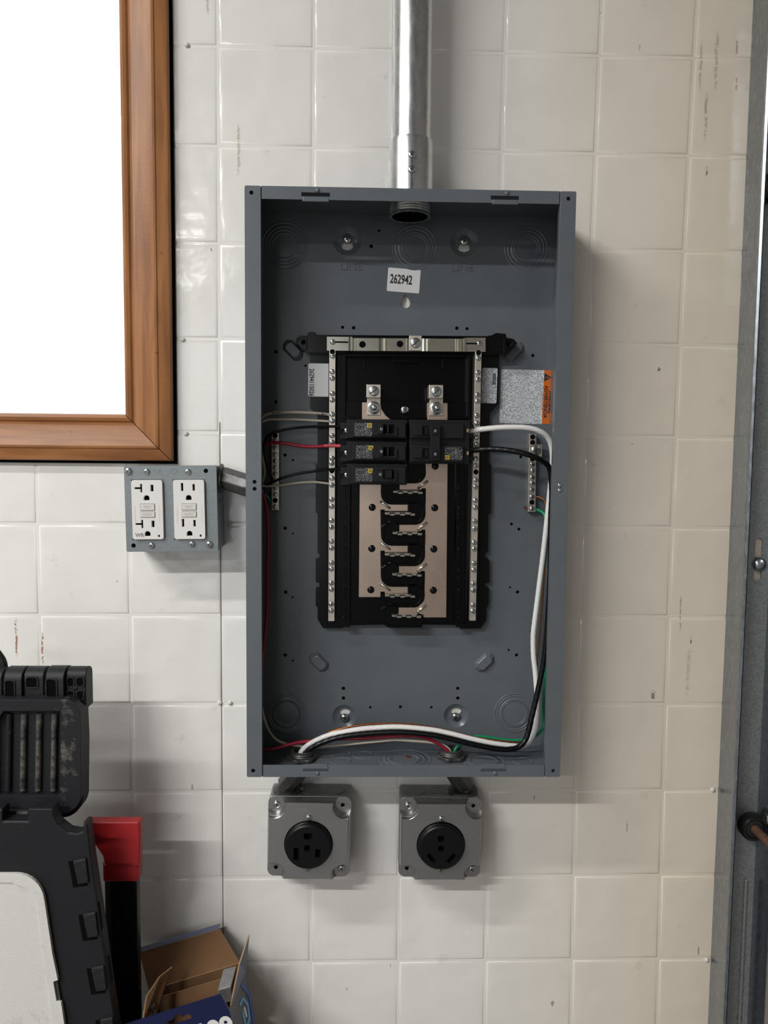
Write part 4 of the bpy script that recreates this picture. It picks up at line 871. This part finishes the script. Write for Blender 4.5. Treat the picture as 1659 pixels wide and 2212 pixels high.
# ================================================================== the two round outlets under the panel
def power_outlet(label, pcx, pcy, cw, kind, knx, group='surface boxes with a black round outlet'):
    D0, DC = 0.040, 0.0415
    c = at(pcx, pcy, 0.050); k = mp(0.050)
    m_ = Matrix.Translation((c.x, 0, c.z)) @ Matrix.Rotation(R(cw), 4, 'Y')
    H = 0.0512
    t = thing('outlet_box', label, 'electrical outlet', (c.x, 0, c.z - H), group)
    MB(m_).box(-H + 0.001, H - 0.001, 0.0008, D0, -H + 0.001, H - 0.001).obj('box_body', M['boxsteel'], t, bevel=0.003, seg=3)
    sx_, sz_ = 0.0405, 0.0405
    hole = 0.0300
    MB(m_).plate([rrect(-H, -H, H, H, 0.0085, 5), circ(0, -0.004, hole, 28), circ(sx_, sz_, 0.0024, 12), circ(-sx_, -sz_, 0.0024, 12)], D0, DC).obj('cover_flange', M['cover'], t, bevel=0.0004)
    for u, v in ((sx_, sz_), (-sx_, -sz_)): MB(m_).plate([circ(u, v, 0.0027, 14)], D0 - 0.0002, D0 + 0.0003).obj('screw_hole', M['void'], t)
    def ring(h, rc, s=0.0425, n=7):
        dlt = h - s; yc = s - math.sqrt(max(rc * rc - dlt * dlt, 1e-8)); out = []
        for sx, sz, flip in ((1, 1, 0), (-1, 1, 1), (-1, -1, 0), (1, -1, 1)):
            a0 = math.atan2(yc - s, dlt); a1 = -math.pi - math.pi / 2 - a0 + math.pi * 0
            pts = []
            # arc from (h, yc) round the inside of the screw corner to (yc, h)
            b0 = math.atan2(yc - s, h - s); b1 = math.atan2(h - s, yc - s)
            if b0 < 0: b0 += 2 * math.pi
            for i in range(n + 1):
                a = b0 + (b1 - b0) * i / n
                pts.append((sx * (s + rc * math.cos(a)), sz * (s + rc * math.sin(a))))
            if flip: pts.reverse()
            out += pts
        return out
    RD = 0.0535
    b = MB(m_).loft([(ring(0.0507, 0.0110), DC - 0.0003), (ring(0.0503, 0.0114), DC + 0.0012), (ring(0.0496, 0.0124), DC + 0.0045), (ring(0.0490, 0.0132), RD - 0.0018), (ring(0.0484, 0.0138), RD - 0.0005), (ring(0.0476, 0.0146), RD)], cap1=False)
    b.plate([ring(0.0476, 0.0146), circ(0, -0.004, hole, 28)], RD - 0.0012, RD)
    cov = b.obj('raised_cover', M['cover'], t, smooth=40)
    for u, v, q in ((-sx_, sz_, 0), (sx_, -sz_, 0)): inst('corner_screw', S_BOX, m_ @ Vector((u, -DC, v)), t, (0, random.random() * 3, 0))
    for v in (0.0295, -0.0350):
        inst('outlet_screw', S_SMALL, m_ @ Vector((0, -RD, v)), t, (0, random.random() * 3, 0))
    for du, tx in ((-0.0085, 'w'), (0.0135, 'ring')):
        if tx == 'ring': MB(m_).lathe((du, -RD, 0.0385), [(0.0030, 0), (0.0028, 0.0002), (0.0022, 0.0002), (0.0020, 0.0)], 16, cap1=False).obj('stamped_mark', M['zinc'], cov)
        else:
            bb = MB(m_)
            for i in range(7): bb.box(du - 0.007 + i * 0.0019, du - 0.0057 + i * 0.0019, RD, RD + 0.0002, 0.0375, 0.0388); bb.box(du - 0.007 + i * 0.0019, du - 0.0055 + i * 0.0019, RD, RD + 0.0002, 0.0398, 0.0409)
            bb.obj('stamped_mark', M['zinc'], cov)
    # receptacle
    rc = MB(m_).lathe((0, -RD, -0.004), [(0.0288, -0.016), (0.0288, 0.0035), (0.0282, 0.0055), (0.0262, 0.0072), (0.0258, 0.0074)], 36, cap1=False)
    def U(u, v, w, h): return [(u - w / 2, v + h / 2), (u - w / 2, v - h * 0.1)] + [(u + w / 2 * math.cos(R(a)), v - h * 0.1 + h * 0.4 * math.sin(R(a))) for a in (200, 235, 270, 305, 340)] + [(u + w / 2, v - h * 0.1), (u + w / 2, v + h / 2)]
    def S(u, v, w, h, ang=0):
        t_ = R(ang); return [(u + a * math.cos(t_) - b_ * math.sin(t_), v + a * math.sin(t_) + b_ * math.cos(t_)) for a, b_ in ((-w / 2, -h / 2), (w / 2, -h / 2), (w / 2, h / 2), (-w / 2, h / 2))]
    if kind == 'straight': hs = [U(-0.0005, 0.0095, 0.0100, 0.0082), circ(-0.0010, -0.0050, 0.0040, 16), S(-0.0143, -0.0125, 0.0062, 0.0152), S(0.0120, -0.0113, 0.0064, 0.0104)]
    else: hs = [U(-0.0008, 0.0075, 0.0078, 0.0078), circ(-0.0005, -0.0046, 0.0040, 16), S(-0.0120, -0.0165, 0.0048, 0.0128, 42), S(0.0124, -0.0165, 0.0048, 0.0128, -42)]
    FD = RD + 0.0074
    rc.plate([circ(0, -0.004, 0.0258, 36)] + hs, FD - 0.004, FD)
    ro = rc.obj('round_receptacle', M['rocker'], t, smooth=35)
    MB(m_).lathe((0, -RD, -0.004), [(0.0257, 0.0), (0.0257, 0.0012)], 30).obj('contact_well', M['void'], ro)
    # knockouts in the top of the box
    for u in knx:
        w_ = m_ @ Vector((u, -0.021, H - 0.001)); MB().lathe(w_, [(0.0125, 0.0), (0.0122, 0.0005), (0.0112, 0.0005), (0.0108, 0.0001)], 24, 'z').obj('knockout', M['boxsteel'], t, smooth=30)
    return t, m_ @ Vector((0, 0, H))
tA, cA = power_outlet('steel box under the panel left, black round outlet with upright slots', 667, 1814, 0.9, 'straight', (-0.002, 0.030))
tB, cB = power_outlet('steel box under the panel right, black round outlet with slanted slots', 952, 1816, 0.4, 'slanted', (-0.030, 0.001))
pA = at(621, 1695, 0.021); pB = at(1000, 1694, 0.021)
nipple('dark cast nipple joining the panel floor to the left outlet box', 653, 1640, pA.x, cA.z - 0.0005, 0.021)
nipple('dark cast nipple joining the panel floor to the right outlet box', 975, 1637, pB.x, cB.z - 0.0005, 0.021)
inst('grounding_screw', S_SMALL, Vector((at(649, 1694, 0.02).x, -0.022, cA.z + 0.0002)), tA, (R(-90), 0, 0))

# ================================================================== twin receptacle box at the left
DG = 0.0500
c = at(370, 1099, DG); k = mp(DG)
mg = Matrix.Translation((c.x, 0, c.z)) @ Matrix.Rotation(R(-0.9), 4, 'Y')
HW, HH = 98.5 * k, 92.5 * k
gb = thing('twin_outlet_box', 'grey square box with two white outlets below the window corner', 'electrical outlet', (c.x, 0, c.z - HH))
def loc(px, py): return ((px - 370) * k, -(py - 1099) * k)
MB(mg).box(-HW + 0.001, HW - 0.001, 0.0008, DG - 0.0018, -HH + 0.001, HH - 0.001).obj('box_body', M['boxsteel'], gb, bevel=0.0012)
def lrect(px0, py0, px1, py1, r=0.0): 
    a, b = loc(px0, py1); e, f = loc(px1, py0); return rrect(a, b, e, f, r, 3) if r else rect(a, b, e, f)
hs = []
for px, py in ((446, 1018), (287, 1178)): u, v = loc(px, py); hs.append(circ(u, v, 4.8 * k, 14))
gc = MB(mg).plate([rrect(-HW, -HH, HW, HH, 0.002, 3), lrect(286, 1035, 356, 1167), lrect(375, 1035, 446, 1167)] + hs, DG - 0.0018, DG).obj('cover_plate', M['gangcover'], gb, bevel=0.0004)
MB(mg).plate([rrect(-HW, -HH, HW, HH, 0.002, 3), rrect(-HW + 0.0014, -HH + 0.0014, HW - 0.0014, HH - 0.0014, 0.001, 3)], DG - 0.010, DG - 0.0018).obj('cover_rim', M['gangcover'], gb, bevel=0.0003)
for px, py in ((446, 1018), (287, 1178)):
    u, v = loc(px, py); MB(mg).plate([circ(u, v, 5.4 * k, 14)], DG - 0.0022, DG - 0.0012).obj('screw_hole', M['void'], gb)
for px, py in ((281, 1018), (320, 1019), (408, 1020), (326, 1178), (413, 1176), (450, 1177)):
    u, v = loc(px, py); inst('cover_screw', S_BOX if px in (281, 450) else S_SMALL, mg @ Vector((u, -DG, v)), gb, (0, random.random() * 3, 0))
u, v = loc(378, 1019); MB(mg).lathe((u, -DG, v), [(0.0037, 0), (0.0035, 0.00025), (0.0030, 0.00025), (0.0028, 0.0)], 18, cap1=False).obj('stamped_ring', M['gangcover'], gc)
u, v = loc(345, 1020); text('stamped_letters', 'UL', 0.0085, M['gangcover'], mg @ Vector((u, -DG, v)), -0.9, gc, 1.2, 0.0003)
for side, (xa, xb, xc) in enumerate(((288, 354, 321), (377, 443, 409.5))):
    dp = DG + 0.0042
    def sl(cx_, cy_, w, h): return lrect(cx_ - w / 2, cy_ - h / 2, cx_ + w / 2, cy_ + h / 2)
    holes_ = []
    for yy in (1054, 1131):
        if side == 0:
            x_, y_ = 306, yy
            holes_.append([loc(a, b) for a, b in ((x_ + 1, y_ - 9), (x_ + 5, y_ - 9), (x_ + 5, y_ + 9), (x_ + 1, y_ + 9), (x_ + 1, y_ + 2), (x_ - 11, y_ + 2), (x_ - 11, y_ - 2), (x_ + 1, y_ - 2))])
            holes_.append(sl(332, yy, 6, 14))
        else: holes_.append(sl(396, yy - 2, 5, 17)); holes_.append(sl(420.5, yy - 1, 5, 14))
        gx, gy = (320, yy + 21) if side == 0 else (409.5, yy + 21)
        holes_.append([loc(gx + a, gy + b) for a, b in ((-6, 5), (-6, -1), (-4.5, -4), (-1.5, -5.5), (1.5, -5.5), (4.5, -4), (6, -1), (6, 5))])
    holes_.append(sl(344 if side == 0 else 433, 1157, 4, 5))
    rcp = MB(mg).plate([lrect(xa, 1037, xb, 1164, 0.0026)] + holes_, DG - 0.002, dp).obj('receptacle', M['white'], gb, bevel=0.0007)
    MB(mg).plate([lrect(xa + 2, 1039, xb - 2, 1162, 0.002)], DG - 0.003, DG + 0.0004).obj('contact_well', M['void'], rcp)
    for (ya, yb, w_) in ((1088, 1101, 'TEST'), (1105, 1116, 'RESET')):
        bx = xc + 0.5
        MB(mg).plate([lrect(bx - 16, ya - 1, bx + 16, yb + 1, 0.0004), lrect(bx - 15, ya, bx + 15, yb)], dp, dp + 0.0001).obj('button_gap', M['greyink'], rcp)
        btn = MB(mg).plate([lrect(bx - 15, ya, bx + 15, yb)], dp - 0.001, dp + 0.0011).obj('button', M['button'], rcp, bevel=0.0003)
        u, v = loc(bx, (ya + yb) / 2); text('button_word', w_, 0.0042, M['faint'], mg @ Vector((u, -dp - 0.0012, v)), -0.9, btn, 1.0)
    if side == 0:
        u, v = loc(303, 1155); text('printed_letters', 'WR', 0.0062, M['greyink'], mg @ Vector((u, -dp - 0.0001, v)), -0.9, rcp, 1.0, bold=0.00015)
    for xx in ((294, 346) if side == 0 else (384, 437)):
        u0, v0 = loc(xx, 1128); u1, v1 = loc(xx, 1092); MB(mg).box(u0 - 0.0008, u0 + 0.0008, dp, dp + 0.00012, v0, v1).obj('embossed_line', M['button'], rcp)
for yy, r_ in ((1100, 0.0105), (1050, 0.0105)):
    u, v = loc(470, yy); w_ = mg @ Vector((HW - 0.001, -0.024, v)); MB().lathe(w_, [(r_, 0.0), (r_ * .97, 0.0006), (r_ * .88, 0.0006), (r_ * .85, 0.0001)], 22, Vector((1, 0, 0))).obj('knockout', M['boxsteel'], gb, smooth=30)
# nipple from that box to the panel side
t = thing('side_nipple', 'dark cast nipple slanting from the twin outlet box to the panel side', 'pipe fitting', at(508, 1056, 0.03))
a0, a1 = Vector((c.x + HW - 0.004, -0.026, at(484, 1034, 0.026).z)), Vector((PX0 + 0.006, -0.045, at(540, 1050, 0.045).z))
MB().tube([a0, a0 + Vector((0.010, 0, 0)), a1 - Vector((0.010, 0, 0)), a1], 0.0140, 8, phase=math.pi / 8).obj('body', M['nipple'], t, smooth=25, bevel=0.001)
MB().lathe(a0 + Vector((0.005, 0, 0)), [(0.018, -0.001), (0.018, 0.0012), (0.016, 0.002)], 24, Vector((1, 0, 0)), cap0=True).obj('flange', M['nipple'], t, smooth=30)

# ================================================================== garage door track on the right
xf = at(1582, 1000, 0.0).x
tr_ = thing('garage_door_track', 'galvanised steel garage door track running up the right edge', 'door track', (xf + 0.03, 0, 0.02))
ch = MB(); ZT0, ZT1 = 0.02, 2.35
prof = [(0.0, 0.0), (0.0, 0.036), (-0.0012, 0.040), (-0.0006, 0.0435), (0.002, 0.0450), (0.0042, 0.0435), (0.0040, 0.041), (0.0022, 0.041), (0.0018, 0.036), (0.0018, 0.0062)]
vs = [(xf + u, -d, z) for z in (ZT0, ZT1) for u, d in prof]; n = len(prof)
ch.add(vs, [(i, (i + 1) % n, n + (i + 1) % n, n + i) for i in range(n)])
ch.obj('side_flange', M['track'], tr_, smooth=40)
wx0, wx1 = xf + 0.0015, xf + 0.052
sc = xz(1638, 1208, 0.006); k = mp(0.006)
web = MB().plate([rect(wx0, ZT0, wx1, ZT1), rrect(sc[0] - 8 * k, sc[1] - 48 * k, sc[0] + 8 * k, sc[1] + 48 * k, 7.5 * k, 4), pcirc(1597, 2198, 7, 0.006, 14)], 0.0040, 0.0060).obj('web', M['web'], tr_)
MB().box(wx1 - 0.0018, wx1, 0.006, 0.045, ZT0, ZT1).obj('side_flange', M['track'], tr_, bevel=0.0006)
MB().box(xf + 0.0365, xf + 0.0405, 0.006, 0.0105, ZT0, at(1640, 1900, 0.01).z).obj('stiffening_rib', M['web'], tr_, bevel=0.0015)
MB().lathe(at(1638, 1218, 0.006), [(0.0092, 0.0), (0.0092, 0.001), (0.0082, 0.0042), (0.0052, 0.0064), (0.0018, 0.0070)], 22).obj('carriage_bolt', M['zinc'], tr_, smooth=True)
def roller(label, px, py, tilt):
    c_ = at(px, py, 0.030); t = thing('door_roller', label, 'roller', c_, 'rollers in the door track')
    ax = Vector((0.06, -1, tilt * 0.3))
    MB().lathe(c_, [(0.0165, -0.010), (0.0172, -0.008), (0.0172, 0.002), (0.0158, 0.0045), (0.0123, 0.005), (0.0116, 0.003), (0.0116, 0.0)], 30, ax, cap0=True).obj('wheel', M['rubber'], t, smooth=35)
    MB().lathe(c_, [(0.0112, 0.0), (0.0110, 0.0035), (0.0084, 0.0040), (0.0082, 0.002), (0.0078, 0.002)], 26, ax).obj('race', M['slot'], t, smooth=35)
    MB().lathe(c_, [(0.0055, 0.0), (0.0055, 0.060)], 16, ax).obj('stem', M['rust'], t, smooth=40)
    return t
roller('black door roller half out of view in the upper part of the track', 1669, 405, 0.0)
roller('dirty door roller with a rusty stem in the lower part of the track', 1628, 1788, -0.25)
hb = tag(MB().lathe(at(1668, 1762, 0.062), [(0.012, -0.004), (0.012, 0.010), (0.010, 0.0125), (0.004, 0.014)], 20).obj('hinge_bolt', M['zinc'], None, smooth=35), 'round steel bolt head above the rusty roller stem', 'bolt')

# ================================================================== black folding stand at the left
fs_ = thing('folding_work_stand', 'scuffed black plastic folding stand with ribbed lid and white inset panel', 'folding stand', at(-80, 1900, 0.12).xy.to_3d())
WO[fs_] = Vector(fs_.location)
LID = [(-160, 1508), (148, 1508), (164, 1514), (178, 1532), (181, 1600)] + arc(134, 1720, 46, 0, 90, 8) + [(-160, 1768)]
RIBS = [(8, 1536), (131, 1536), (130, 1718), (-12, 1718), (-12, 1566)]
lid = MB().plate([loop(LID, 0.128)], 0.110, 0.128).obj('lid', M['blackcase'], fs_, bevel=0.006, seg=3)
FRM = [(-158, 1512), (146, 1512), (161, 1518), (173, 1534), (175, 1600)] + arc(133, 1717, 41, 0, 90, 8) + [(-158, 1760)]
MB().plate([loop(FRM, 0.137), loop(RIBS, 0.137)], 0.124, 0.137).obj('lid_frame', M['lidframe'], lid, bevel=0.0035, seg=3)
for px in (-12, 20, 52, 85, 118):
    MB().tube([at(px + (0.0 if q else 0.5) - 2.5 * q, 1541 + q * 166, 0.130) for q in (0, .05, .5, .95, 1)], 6.6 * mp(0.13), 12).obj('grip_rib', M['ribworn'] if px > 40 else M['blackscuff'], lid, smooth=50)
def knuckle(x0, x1, y0, y1, d0, d1, wins):
    """barrel-topped hinge knuckle: half round profile drawn out sideways"""
    a_, c_ = at((x0 + x1) / 2, y0, d1), at((x0 + x1) / 2, y1, d1); w = (x1 - x0) / 2 * mp(d1) - 0.0006
    r = (d1 - d0) / 2; dm = (d0 + d1) / 2
    pr = [(d0, c_.z), (d1, c_.z)] + [(dm + r * math.cos(R(t_)), a_.z - r * 0.8 + r * 0.8 * math.sin(R(t_))) for t_ in range(0, 181, 20)]
    n_ = len(pr); vs = [(x, -d, z) for x in (a_.x - w, a_.x + w) for d, z in pr]
    b_ = MB().add(vs, [(i, (i + 1) % n_, n_ + (i + 1) % n_, n_ + i) for i in range(n_)] + [tuple(range(n_))[::-1], tuple(n_ + i for i in range(n_))])
    o = b_.obj('hinge_knuckle', M['blackcase'], fs_, smooth=40, bevel=0.0008)
    for (p0, q0, p1, q1) in wins:
        e0, e1 = at(p0, q1, d1), at(p1, q0, d1)
        MB().plate([rrect(e0.x, e0.z, e1.x, e1.z, 0.0025, 4)], d1 - 0.004, d1 + 0.0003).obj('hinge_slot', M['void'], o)
        MB().plate([rrect(e0.x - 0.0016, e0.z - 0.0016, e1.x + 0.0016, e1.z + 0.0016, 0.0035, 4), rrect(e0.x, e0.z, e1.x, e1.z, 0.0025, 4)], d1 - 0.002, d1 + 0.0012).obj('slot_rim', M['blackscuff'], o, bevel=0.0005)
    return o
knuckle(-50, 4, 1448, 1512, 0.092, 0.118, [])
knuckle(6, 47, 1447, 1514, 0.092, 0.122, [(13, 1471, 30, 1507)])
knuckle(49, 94, 1446, 1512, 0.092, 0.118, [(58, 1464, 80, 1484)])
knuckle(96, 138, 1446, 1514, 0.092, 0.122, [(102, 1468, 121, 1505)])
knuckle(140, 186, 1445, 1532, 0.094, 0.116, [(147, 1464, 159, 1482), (167, 1464, 180, 1482), (147, 1493, 159, 1510), (167, 1493, 180, 1510)])
MB().lathe(at(163, 1487, 0.116), [(0.0024, 0), (0.0022, 0.0008), (0.001, 0.001)], 14).obj('hinge_pin', M['blackcase'], fs_, smooth=True)
MB().tube(spline([at(-60, 1385, .10), at(-20, 1398, .10), at(0, 1418, .10), at(8, 1436, .10), at(9, 1460, .10)], 6), 8 * mp(.1), 10).obj('carry_handle', M['blackcase'], fs_, smooth=True)
PB = 0.165
yb = 1778
while at(0, yb, PB).z > 0.004: yb += 4
LOW = [(-260, 1748), (5, 1748), (5, 1774), (60, 1774), (60, 1747), (115, 1747), (116, 1764), (126, 1783), (146, 1798), (166, 1801), (178, 1796), (180, 1777), (188, 1779), (196, 1850), (213, 1962), (229, 2080), (249, 2212), (249 + 0.14 * (yb - 2212), yb), (-260, yb)]
low = MB().plate([loop(LOW, PB)], 0.148, PB).obj('leg_panel', M['blackcase'], fs_, bevel=0.003, seg=3)
MB().tube([at(0, 1758, .140), at(64, 1758, .140)], 11 * mp(.14), 12).obj('hinge_barrel', M['blackscuff'], low, smooth=50)
for i, (cx_, cy_) in enumerate(((169, 1888), (190, 2004), (208, 2120), (227, 2232))):
    q = [(cx_ - 21, cy_ - 27), (cx_ + 14, cy_ - 31), (cx_ + 20, cy_ + 25), (cx_ - 11, cy_ + 29)]
    MB().plate([loop(q, PB + 0.0004)], PB - 0.001, PB + 0.0004).obj('slot_recess', M['void'], low)
    q = [(cx_ - 12, cy_ - 28), (cx_ + 16, cy_ - 33), (cx_ + 22, cy_ + 20), (cx_ - 1, cy_ + 24)]
    MB().plate([loop(q, PB + 0.0028)], PB - 0.001, PB + 0.0028).obj('slot_latch', M['blackscuff'], low, bevel=0.0014)
    MB().plate([loop([(cx_ + 41, cy_ + 62), (cx_ + 46, cy_ + 60), (cx_ + 53, cy_ + 118), (cx_ + 49, cy_ + 120)], PB + 0.0003)], PB - 0.001, PB + 0.0003).obj('edge_slot', M['void'], low)
WP = [(-200, 1888), (30, 1888)] + arc(34, 1950, 62, -88, -8, 8) + [(113, 2060), (125, 2118), (115, 2121), (122, 2163), (132, 2165), (142, 2235), (170, 2420), (-200, 2420)]
WI = [(-190, 1907), (28, 1907)] + arc(30, 1962, 50, -85, -10, 8) + [(90, 2040), (105, 2140), (115, 2240), (145, 2405), (-190, 2405)]
wp = MB().plate([loop(WP, PB + 0.004)], PB - 0.002, PB + 0.004).obj('white_panel', M['whitepanel'], low, bevel=0.0012)
MB().plate([loop(WP, PB + 0.0056), loop(WI, PB + 0.0056)], PB + 0.003, PB + 0.0056).obj('panel_rim', M['whitepanel'], wp, bevel=0.0010)
MB().plate([loop([(116, 2122), (124, 2121), (131, 2162), (122, 2163)], PB + 0.003)], PB, PB + 0.003).obj('panel_latch', M['postside'], low)

# ------------------------------------------------------------------ red topped post
rp = thing('red_capped_post', 'black upright post with a bright red plastic cap beside the folding stand', 'post', (at(265, 2212, 0.09).x, -0.08, 0.0))
UPc = [(178, 1776), (302, 1776), (303, 1800), (301, 1872), (290, 1874), (281, 1868), (236, 1867), (226, 1874), (221, 1850), (205, 1826), (190, 1822)]
rc_ = MB().plate([loop(UPc, 0.108)], 0.094, 0.108).obj('red_cap', M['red'], rp, bevel=0.004, seg=3)
MB().plate([loop([(221, 1862), (301, 1862), (299, 1905), (222, 1905)], 0.104)], 0.088, 0.104).obj('cap_skirt', M['red'], rp, bevel=0.002)
ztop = at(265, 1903, 0.098).z; xl, xr = at(226, 1950, 0.096).x, at(298, 1950, 0.096).x
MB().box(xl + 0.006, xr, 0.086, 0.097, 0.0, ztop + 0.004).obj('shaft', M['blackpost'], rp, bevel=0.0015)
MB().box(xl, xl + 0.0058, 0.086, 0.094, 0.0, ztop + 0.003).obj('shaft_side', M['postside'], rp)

# ------------------------------------------------------------------ cardboard box with bits of hardware
CBZ = 0.40
cb = thing('cardboard_box', 'open navy printed cardboard box with torn flaps against the wall', 'cardboard box', (at(430, 2300, 0.1).x, -0.1, CBZ))
def card(name, pts, mats, thick=0.0022, parent=cb):
    """stiff sheet through four (px, py, depth) corners; mats = face toward the camera, back, edge"""
    P_ = [at(*p) for p in pts]; n_ = (P_[1] - P_[0]).cross(P_[2] - P_[0]).normalized()
    if n_.dot(CAM - P_[0]) < 0: n_ = -n_
    k_ = len(P_); vs = P_ + [p - n_ * thick for p in P_]
    o = (P_[1] - P_[0]).cross(P_[2] - P_[0]).dot(n_) > 0
    f0 = tuple(range(k_)) if o else tuple(range(k_))[::-1]
    b = MB(); b.add(vs, [f0]); b.f.append(tuple(k_ + i for i in f0[::-1])); b.mi.append(1)
    for i in range(k_): b.f.append((i, (i + 1) % k_, k_ + (i + 1) % k_, k_ + i)); b.mi.append(2)
    return b.obj(name, [M[x] for x in mats], parent)
card('back_flap', [(300, 2054, .024), (472, 2002, .018), (519, 2081, .056), (322, 2142, .060)], ('card', 'slate', 'cardedge'))
card('turned_edge', [(300, 2047, .022), (474, 1995, .014), (471, 2007, .021), (300, 2058, .027)], ('bluegrey', 'card', 'cardedge'))
card('back_wall', [(322, 2140, .060), (519, 2080, .056), (548, 2420, .052), (350, 2470, .056)], ('card', 'navy', 'cardedge'))
card('inner_flap', [(345, 2154, .076), (476, 2115, .070), (486, 2260, .096), (350, 2290, .100)], ('card', 'card', 'cardedge'))
card('side_flap', [(373, 2089, .080), (346, 2110, .098), (318, 2152, .118), (309, 2206, .136), (332, 2215, .126), (349, 2160, .100)], ('card', 'card', 'cardedge'))
card('right_wall', [(531, 2098, .050), (590, 2420, .050), (545, 2420, .150), (496, 2183, .150)], ('slate', 'card', 'cardedge'))
card('right_flap', [(539, 2019, .060), (531, 2098, .050), (497, 2183, .148), (518, 2083, .075)], ('bluegrey', 'card', 'cardedge'), 0.0016)
fl = [(222, 2229), (477, 2149), (495, 2182), (512, 2246), (545, 2420), (270, 2480)]
hl = [(357, 2213), (361, 2206), (373, 2203), (379, 2192), (387, 2191), (394, 2197), (407, 2190), (413, 2194), (413, 2203), (372, 2216)]
fw = MB().plate([loop(fl, 0.152), loop(hl, 0.152)], 0.1498, 0.152).obj('front_wall', M['navy'], cb)
MB().plate([loop([(x, y + 2.2) for x, y in hl], 0.1503), loop(hl, 0.1503)], 0.1496, 0.1503).obj('slot_edge', M['cardedge'], fw) if False else None
text('printed_number', '199', 0.030, M['white'], at(464, 2226, 0.1523), -17, fw, 0.95, bold=0.0012)
A_, B_, C_ = at(531, 2098, .050), at(590, 2420, .050), at(496, 2183, .150)
PN = (B_ - A_).cross(C_ - A_).normalized(); PN = PN if PN.dot(CAM - A_) > 0 else -PN
def on_wall(px, py):
    ray = FWD + (px - 829.5) / F * RIGHT - (py - 1106.0) / F * UP
    return CAM + ray * ((A_ - CAM).dot(PN) / ray.dot(PN))
def decal(name, pts, mt):
    P_ = [on_wall(*p) for p in pts]; k_ = len(P_); b = MB(); up = [p + PN * 0.0006 for p in P_]
    o = sum(((P_[i] - P_[0]).cross(P_[(i + 1) % k_] - P_[0]) for i in range(1, k_)), Vector()).dot(PN) > 0
    if not o: P_.reverse(); up.reverse()
    tri_ = tessellate_polygon([[Vector((p.x, p.z, p.y)) for p in up]])
    fs = []
    for t_ in tri_:
        n_ = (up[t_[1]] - up[t_[0]]).cross(up[t_[2]] - up[t_[0]])
        fs.append(tuple(t_) if n_.dot(PN) > 0 else tuple(t_[::-1]))
    b.add(up + P_, fs + [(i, k_ + i, k_ + (i + 1) % k_, (i + 1) % k_) for i in range(k_)])
    return b.obj(name, mt, cb)
decal('printed_stripe', [(519, 2130), (523, 2121), (540, 2145), (551, 2205), (553, 2240), (547, 2240), (545, 2205), (535, 2150)], M['blue'])
decal('printed_emblem', [(516, 2170), (524, 2152.5), (536, 2168), (540, 2200), (537, 2214), (532, 2216), (533, 2210), (536, 2198), (532.5, 2172), (524.5, 2161), (519, 2175)], M['sky'])
decal('printed_emblem', [(521.5, 2186), (525, 2184), (532, 2216), (528, 2216)], M['sky'])
decal('emblem_centre', [(525, 2178), (528.5, 2174.5), (533.5, 2195), (531, 2199)], M['white'])
# grey cast piece and bolts inside
g0 = [at(482.5, 2093, .075), at(511, 2086, .072), at(499, 2131, .100), at(470, 2139, .103)]
dn = at(502, 2163, .100) - g0[2]
gm = MB().hexa([g0[0] + dn, g0[1] + dn, g0[2] + dn, g0[3] + dn] + g0)
tag(gm.obj('metal_block', M['greymetal'], None, bevel=0.0008), 'dull grey metal block standing inside the cardboard box', 'metal part')
a_, b_ = at(328, 2176, .118), at(336, 2206, .112)
bl = thing('machine_bolt', 'short zinc bolt lying in the left of the cardboard box', 'bolt', b_)
MB().tube([a_, b_, b_ + (b_ - a_) * 0.8], 5.5 * mp(.12), 12).obj('shank', M['zinc'], bl, smooth=40)
MB().lathe(a_, [(8.0 * mp(.12), -0.002), (8.0 * mp(.12), 0.003), (7 * mp(.12), 0.0038)], 6, a_ - b_, cap0=True).obj('head', M['zinc'], bl)
cr = thing('wooden_crate', 'plain wooden crate holding up the cardboard box', 'crate', (-0.21, -0.11, 0.0))
CT = CBZ
for i in range(4):
    MB().box(-0.28, -0.13, 0.160, 0.172, 0.01 + i * 0.094, 0.098 + i * 0.094).obj('plank', M['cardedge'], cr, bevel=0.001)
    MB().box(-0.28, -0.13, 0.030, 0.042, 0.01 + i * 0.094, 0.098 + i * 0.094).obj('plank', M['cardedge'], cr, bevel=0.001)
for xx in (-0.28, -0.144): MB().box(xx, xx + 0.014, 0.042, 0.160, 0.0, CT - 0.012).obj('side_board', M['cardedge'], cr, bevel=0.001)
MB().box(-0.28, -0.13, 0.030, 0.172, CT - 0.012, CT - 0.001).obj('lid_board', M['cardedge'], cr, bevel=0.001)
